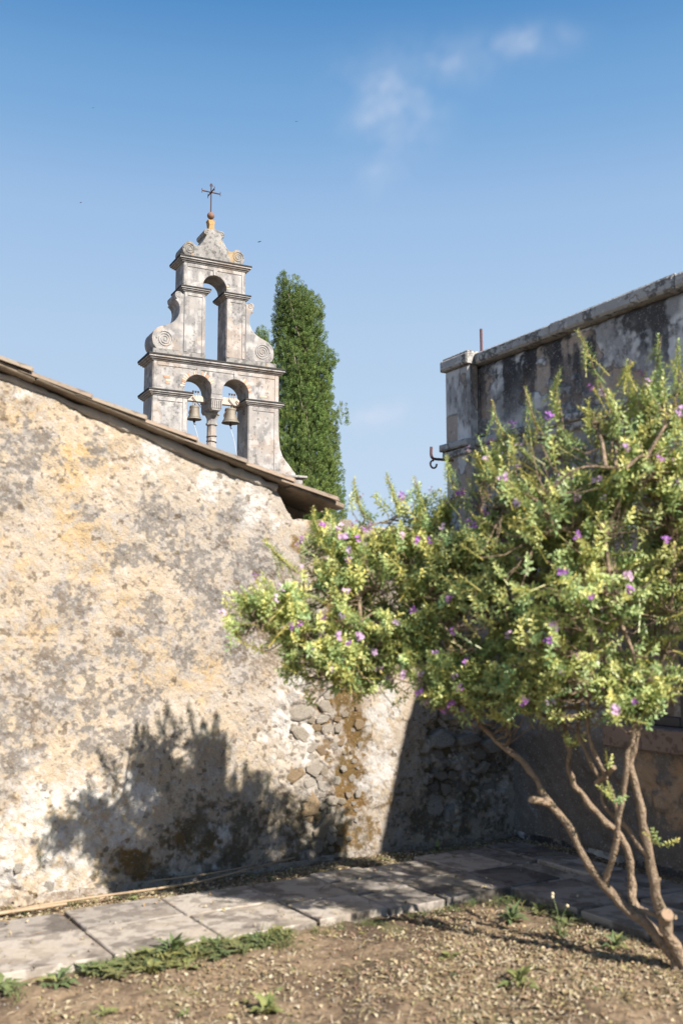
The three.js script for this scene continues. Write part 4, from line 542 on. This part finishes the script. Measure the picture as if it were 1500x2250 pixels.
  let c = 0; for (let k = 0; k < 9000 && c < 280; k++) { const [t, d, o] = tips[Math.floor(r() * tips.length)]; if (!o || t.x > 1.95) continue; const i = Math.floor(r() * 3); const f = obj('flower', fg[i], fm[Math.floor(r() * 5)], shrub); f.applyMatrix4(place(t.clone().addScaledVector(d, .002), d, .8 + .45 * r(), r() * 6)); c++; }
}

// ---- thin bare twigs seen through the right bell arch
{
  const t = thing('leafless_twig', 'thin bare twigs showing through the right bell arch', 'twig'), r = rng(8), m = std({ color: rgb(.10, .13, .11) }); t.position.set(-2.97, 5.9, -27.75);
  obj('stalk', tube([[.45, -.5, 0], [.4, .1, 0], [.3, .45, .02]], [.018, .014, .008], 6, 4), m, t);
  for (let k = 0; k < 9; k++) { const y = .05 + k * .05, a = (r() - .3) * .5; obj('twig', tube([[.4, y, 0], [.18, y + .05 + a * .1, .03], [-.12 + r() * .2, y + .12 + a * .3, .05 * r()]], [.008, .006, .003], 5, 3), m, t); }
}

// ================================================================ small things on the ground
// dry reed canes along the wall foot
{
  const caneM = std({ color: rgb(.40, .31, .215), map: woodTex, roughness: .7 }), P = (l) => l.map(([x, f, h]) => [x, (h ?? .0), -f]);
  function cane(label, pts, r0) { const t = thing('dry_cane', label, 'cane', 'dry canes along the wall foot'); obj('stalk', tube(P(pts), pts.map((_, i) => r0 * (1 - .3 * i / pts.length)), 7, 6), caneM, t); const cv = new THREE.CatmullRomCurve3(P(pts).map(V)); const n = Math.round(cv.getLength() / .22); for (let k = 1; k < n; k++) { const a = cv.getPoint(k / n), d = cv.getTangent(k / n); obj('joint', tube([a.clone().addScaledVector(d, -.006), a.clone().addScaledVector(d, .006)], [r0 * 1.12, r0 * 1.12], 7), caneM, t); } }
  cane('long pale dry cane curving along the gable wall foot', [[-2.9, 5.45, -.01], [-2.09, 6.02, -.005], [-1.681, 6.33, 0], [-.947, 6.76, .01], [-.599, 7.13, .02], [-.152, 7.63, .03]], .0085);
  cane('short thick split cane at the left end of the path edge', [[-2.6, 5.66, -.005], [-2.004, 6.05, 0], [-1.66, 6.27, .0]], .012);
  cane('short dry cane in the shaded wall corner, upper of two', [[.26, 8.0, .02], [.5, 8.11, .03], [.75, 8.26, .02]], .010);
  cane('short dry cane in the shaded wall corner, lower of two', [[.29, 7.95, -.01], [.52, 8.06, .0], [.72, 8.15, .0]], .011);
  cane('thin dark cane lying behind the long pale cane', [[-1.25, 6.78, .01], [-.85, 6.98, .02], [-.62, 7.2, .02]], .007);
}
// which places are bare soil
const inW = (x, z) => { const dx = x - 1.47, dz = z + 8.57; return [dx * .848 - dz * .5299, dx * .5299 + dz * .848]; }, inB = (x, z) => { const dx = x - 1.47, dz = z + 8.57; return [dx * .5075 + dz * .8616, -dx * .8616 + dz * .5075]; };
const soilAt = (x, z) => { const [u, w] = inW(x, z), [bx, bw] = inB(x, z); if (w < .03 || bw < .05) return 0; if (w > .41 && w < 1.42 && u < -1.2) return 0; if (bw > .27 && bw < 1.31 && bx > .3) return 0; return w < .42 || bw < .3 ? 2 : 1; };
{
  const r = rng(66), mats = [[], [], []], cols = [[], [], []];
  const chip = (k) => { const pos = []; const l = [.022, .014, .055][k], w = [.008, .0075, .0022][k]; leafTris(pos, new THREE.Vector3(-l / 2, 0, 0), new THREE.Vector3(1, .1, 0).normalize(), new THREE.Vector3(0, 0, 1), l, w, .5, .25); return triGeo(pos); };
  const geos = [0, 1, 2].map(chip), pal = [[.34, .27, .165], [.42, .35, .235], [.27, .19, .105], [.44, .38, .28], [.32, .215, .15], [.19, .13, .07], [.40, .34, .22], [.29, .25, .12]];
  for (let k = 0, c = 0; c < 30000 && k < 200000; k++) {
    const x = lerp(-3.2, 3.2, r()), z = -lerp(3.7, 8.8, r()), s = soilAt(x, z); if (!s) { if (r() > .012) continue; }
    const n = fbm(x * 1.6, z * 1.6, 820, 3), under = smooth(2.3, .4, Math.hypot(x - 1.5, z + 4.6)); if (s === 1 && r() > .05 + .85 * under * smooth(.3, .5, n) + .22 * smooth(.48, .6, n)) continue; if (s === 2 && r() > .6) continue;
    const v = r() < .42 ? 0 : r() < .12 ? 1 : 2, y = s ? soilH(x, z) + .004 : .004, e = new THREE.Euler((r() - .5) * 1.1, r() * 6.283, (r() - .5) * 1.1), sc = .7 + .8 * r();
    mats[v].push(new THREE.Matrix4().compose(new THREE.Vector3(x, y + r() * .006, z), new THREE.Quaternion().setFromEuler(e), new THREE.Vector3(sc, sc, sc))); const p = pal[Math.floor(r() * pal.length)], t = .7 + .5 * r(); cols[v].push(rgb(p[0] * t, p[1] * t, p[2] * t)); c++;
  }
  const litter = new THREE.Group(); litter.name = 'leaf_litter'; litter.userData = { label: 'dry leaves and petals scattered over the bare soil', category: 'leaf litter', kind: 'stuff' }; scene.add(litter);
  const lm = std({ side: THREE.DoubleSide, roughness: .9 }); mats.forEach((m, v) => instanced('litter', geos[v], lm, m, cols[v], litter));
  // pebbles
  const pm = [], pc = []; for (let k = 0; k < 900; k++) { const x = lerp(-3, 3, r()), z = -lerp(3.8, 8.7, r()); if (!soilAt(x, z)) continue; const s = .004 + .012 * r() * r() * r(); pm.push(new THREE.Matrix4().compose(new THREE.Vector3(x, soilH(x, z) + s * .2, z), new THREE.Quaternion().setFromEuler(new THREE.Euler(r() * 6, r() * 6, r() * 6)), new THREE.Vector3(s, s * .7, s))); const t = .2 + .25 * r(); pc.push(rgb(t, t * .92, t * .82)); }
  const peb = instanced('pebbles', stoneGeos[0], std({ roughness: .95 }), pm, pc); peb.userData = { label: 'small pale pebbles strewn on the bare soil', category: 'pebbles', kind: 'stuff' };
  // grass and low herbs along the path edge
  const blade = (seed) => { const q = rng(seed), pos = []; for (let i = 0; i < 9; i++) { const a = q() * 6.283, el = .5 + q() * .8, d = new THREE.Vector3(Math.cos(a) * Math.cos(el), Math.sin(el), Math.sin(a) * Math.cos(el)), s = new THREE.Vector3(-Math.sin(a), 0, Math.cos(a)); leafTris(pos, new THREE.Vector3((q() - .5) * .02, 0, (q() - .5) * .02), d, s, .05 + .06 * q(), .0025 + .0015 * q(), .3, .35); } return triGeo(pos); };
  const herb = (seed) => { const q = rng(seed), pos = []; for (let i = 0; i < 7; i++) { const a = q() * 6.283, el = .25 + q() * .6, d = new THREE.Vector3(Math.cos(a) * Math.cos(el), Math.sin(el), Math.sin(a) * Math.cos(el)), s = new THREE.Vector3(-Math.sin(a), 0, Math.cos(a)); leafTris(pos, new THREE.Vector3(0, .002, 0), d, s, .05 + .05 * q(), .012 + .007 * q(), .3, .3); } return triGeo(pos); };
  const gm = [[], []], gc = [[], []];
  const sow = (x, z, k, s) => { gm[k].push(new THREE.Matrix4().compose(new THREE.Vector3(x, soilH(x, z) - .002, z), new THREE.Quaternion().setFromAxisAngle(UP, r() * 6.283), new THREE.Vector3(s, s * (.8 + .5 * r()), s))); const t = .7 + .6 * r(), y = r(); gc[k].push(rgb(lerp(.10, .22, y) * t, lerp(.155, .21, y) * t, lerp(.05, .06, y) * t)); };
  for (let k = 0; k < 210; k++) { const u = lerp(-4.55, -3.0, Math.pow(r(), .9)), p = W2(u, 0, 1.43 + Math.abs(r() + r() - 1) * .24); if (fbm(u * 5, 3, 830, 2) > .42) sow(p.x, p.z, r() < .5 ? 0 : 1, .7 + .6 * r()); }
  for (let k = 0; k < 60; k++) { const u = lerp(-3.0, -1.4, r()), p = W2(u, 0, 1.43 + r() * .12); sow(p.x, p.z, 0, .4 + .5 * r()); }
  for (let k = 0; k < 150; k++) { const b = lerp(1.4, 4, r()), p = B2(b, 0, 1.32 + Math.abs(r() + r() - 1) * .25); if (fbm(b * 4, 7, 833, 2) > .42) sow(p.x, p.z, r() < .6 ? 0 : 1, .5 + .6 * r()); }
  for (let k = 0; k < 260; k++) { const x = lerp(-2.6, 2.6, r()), z = -lerp(3.8, 6.6, r()); if (soilAt(x, z) === 1 && fbm(x * 2.2, z * 2.2, 834, 3) > .5) sow(x, z, r() < .5 ? 0 : 1, .2 + .35 * r()); }
  for (let k = 0; k < 90; k++) { const u = lerp(-4.8, -.2, r()), p = W2(u, 0, .08 + r() * .3); sow(p.x, p.z, r() < .7 ? 0 : 1, .35 + .4 * r()); }
  const grass = new THREE.Group(); grass.name = 'grass'; grass.userData = { label: 'green grass and low herbs along the path edge', category: 'grass', kind: 'stuff' }; scene.add(grass);
  const gM = new THREE.MeshPhysicalMaterial({ roughness: .75, side: THREE.DoubleSide, transmission: .25, thickness: 0 }); instanced('blades', blade(3), gM, gm[0], gc[0], grass); instanced('herbs', herb(4), gM, gm[1], gc[1], grass);
  // single weeds one can pick out
  const weedM = [[.17, .21, .06], [.12, .17, .06], [.24, .26, .08]].map((c) => new THREE.MeshPhysicalMaterial({ color: rgb(...c), roughness: .7, side: THREE.DoubleSide, transmission: .25, thickness: 0 }));
  function weed(label, x, f, R, n, m, rise, flowers) {
    const t = thing('weed_plant', label, 'weed'); t.position.set(x, soilH(x, -f), -f); const q = rng(Math.floor((x + 9) * 977 + f * 131));
    for (let i = 0; i < n; i++) { const pos = [], a = i * 2.4 + q() * .6, el = rise * (.3 + q()), d = new THREE.Vector3(Math.cos(a) * Math.cos(el), Math.sin(el), Math.sin(a) * Math.cos(el)), s = new THREE.Vector3(-Math.sin(a), 0, Math.cos(a)), l = R * (.6 + .6 * q()), w = R * .13 * (.8 + .6 * q()); leafTris(pos, new THREE.Vector3(0, 0, 0), d, s, l, w, .35, .3); const b = new THREE.Vector3().addScaledVector(d, l * .45); for (const sg of [-1, 1]) { const e = d.clone().multiplyScalar(.7).addScaledVector(s, sg * .7).normalize(); leafTris(pos, b, e, new THREE.Vector3().crossVectors(e, UP).normalize(), l * .4, w * .5, .2, .2); } obj('leaf', triGeo(pos), weedM[(m + (q() < .2 ? 1 : 0)) % 3], t); }
    for (let k = 0; k < (flowers ?? 0); k++) { const h = .12 + .12 * q(), a = q() * 6.28, e = [Math.cos(a) * .05, h, Math.sin(a) * .05]; obj('flower_stalk', tube([[0, 0, 0], [e[0] * .3, h * .6, e[2] * .3], e], [.0022, .0018, .0015], 5, 3), weedM[1], t); obj('seed_head', move(new THREE.IcosahedronGeometry(.010, 1), ...e), std({ color: rgb(.55, .48, .33) }), t); }
  }
  weed('yellow-green weed clump on bare soil near the bottom edge, left of centre', -.34, 4.68, .10, 22, 2, .9);
  weed('small round weed on bare soil close to the bottom left corner', -1.04, 4.62, .065, 14, 2, .8);
  weed('tiny weed between the two yellow-green weed clumps', -.69, 4.63, .045, 10, 0, .8);
  weed('star-shaped green weed beside the path corner', 1.0, 6.08, .12, 16, 1, .9);
  weed('leafy pale weed in the litter left of the stem shadows', .85, 4.98, .12, 14, 2, 1.1);
  weed('tall thin weed with pale seed heads by the shaded path edge', 1.21, 5.78, .08, 9, 0, .9, 3);
  weed('dark tuft of weed under the stems by the shaded path', 1.46, 5.55, .09, 14, 1, .9);
  weed('broad-leaved weed leaning on the path edge, tallest in the grass', -.86, 5.36, .15, 15, 1, 1.2);
  weed('low weed at the middle of the path edge', -.47, 5.62, .12, 12, 0, .7);
  weed('small weed in the soil between shrub shadow and path', .55, 5.38, .07, 10, 2, .8);
  weed('dark green weed clump at the left end of the path edge', -1.36, 5.02, .11, 16, 1, .8);
  weed('small green weed growing at the foot of the shaded corner wall', .74, 8.0, .10, 10, 1, 1.1);
}
// ---- small birds in the sky
{
  const m = std({ color: rgb(.05, .05, .055) });
  for (const [label, x, y, z, s, a] of [['tiny dark bird in the sky right of the bell tower top', -2.576, 13.939, -30, .13, .5], ['tiny dark bird high in the upper left sky', -10.584, 24.01, -40, .10, 1.2], ['tiny dark bird in the sky left of the iron cross', -10.97, 19.773, -40, .10, .2], ['tiny dark bird high above the cypress top', -2.159, 26.116, -45, .12, 2]]) {
    const t = thing('bird', label, 'bird', 'birds in the sky'); t.position.set(x, y, z); t.rotation.set(.3, a, .25);
    obj('body', tube([[-s * .5, 0, 0], [-s * .2, .0, 0], [s * .2, 0, 0], [s * .5, 0, 0]], [.004, s * .14, s * .12, .006], 7, 3), m, t);
    for (const sg of [-1, 1]) obj('wing', tube([[s * .15, 0, 0], [s * .1, s * .16, sg * s * .4], [-s * .25, s * .1, sg * s * .85]], [s * .10, s * .08, .004], 5, 3).scale(1, .35, 1), m, t);
  }
}

renderer.render(scene, camera);
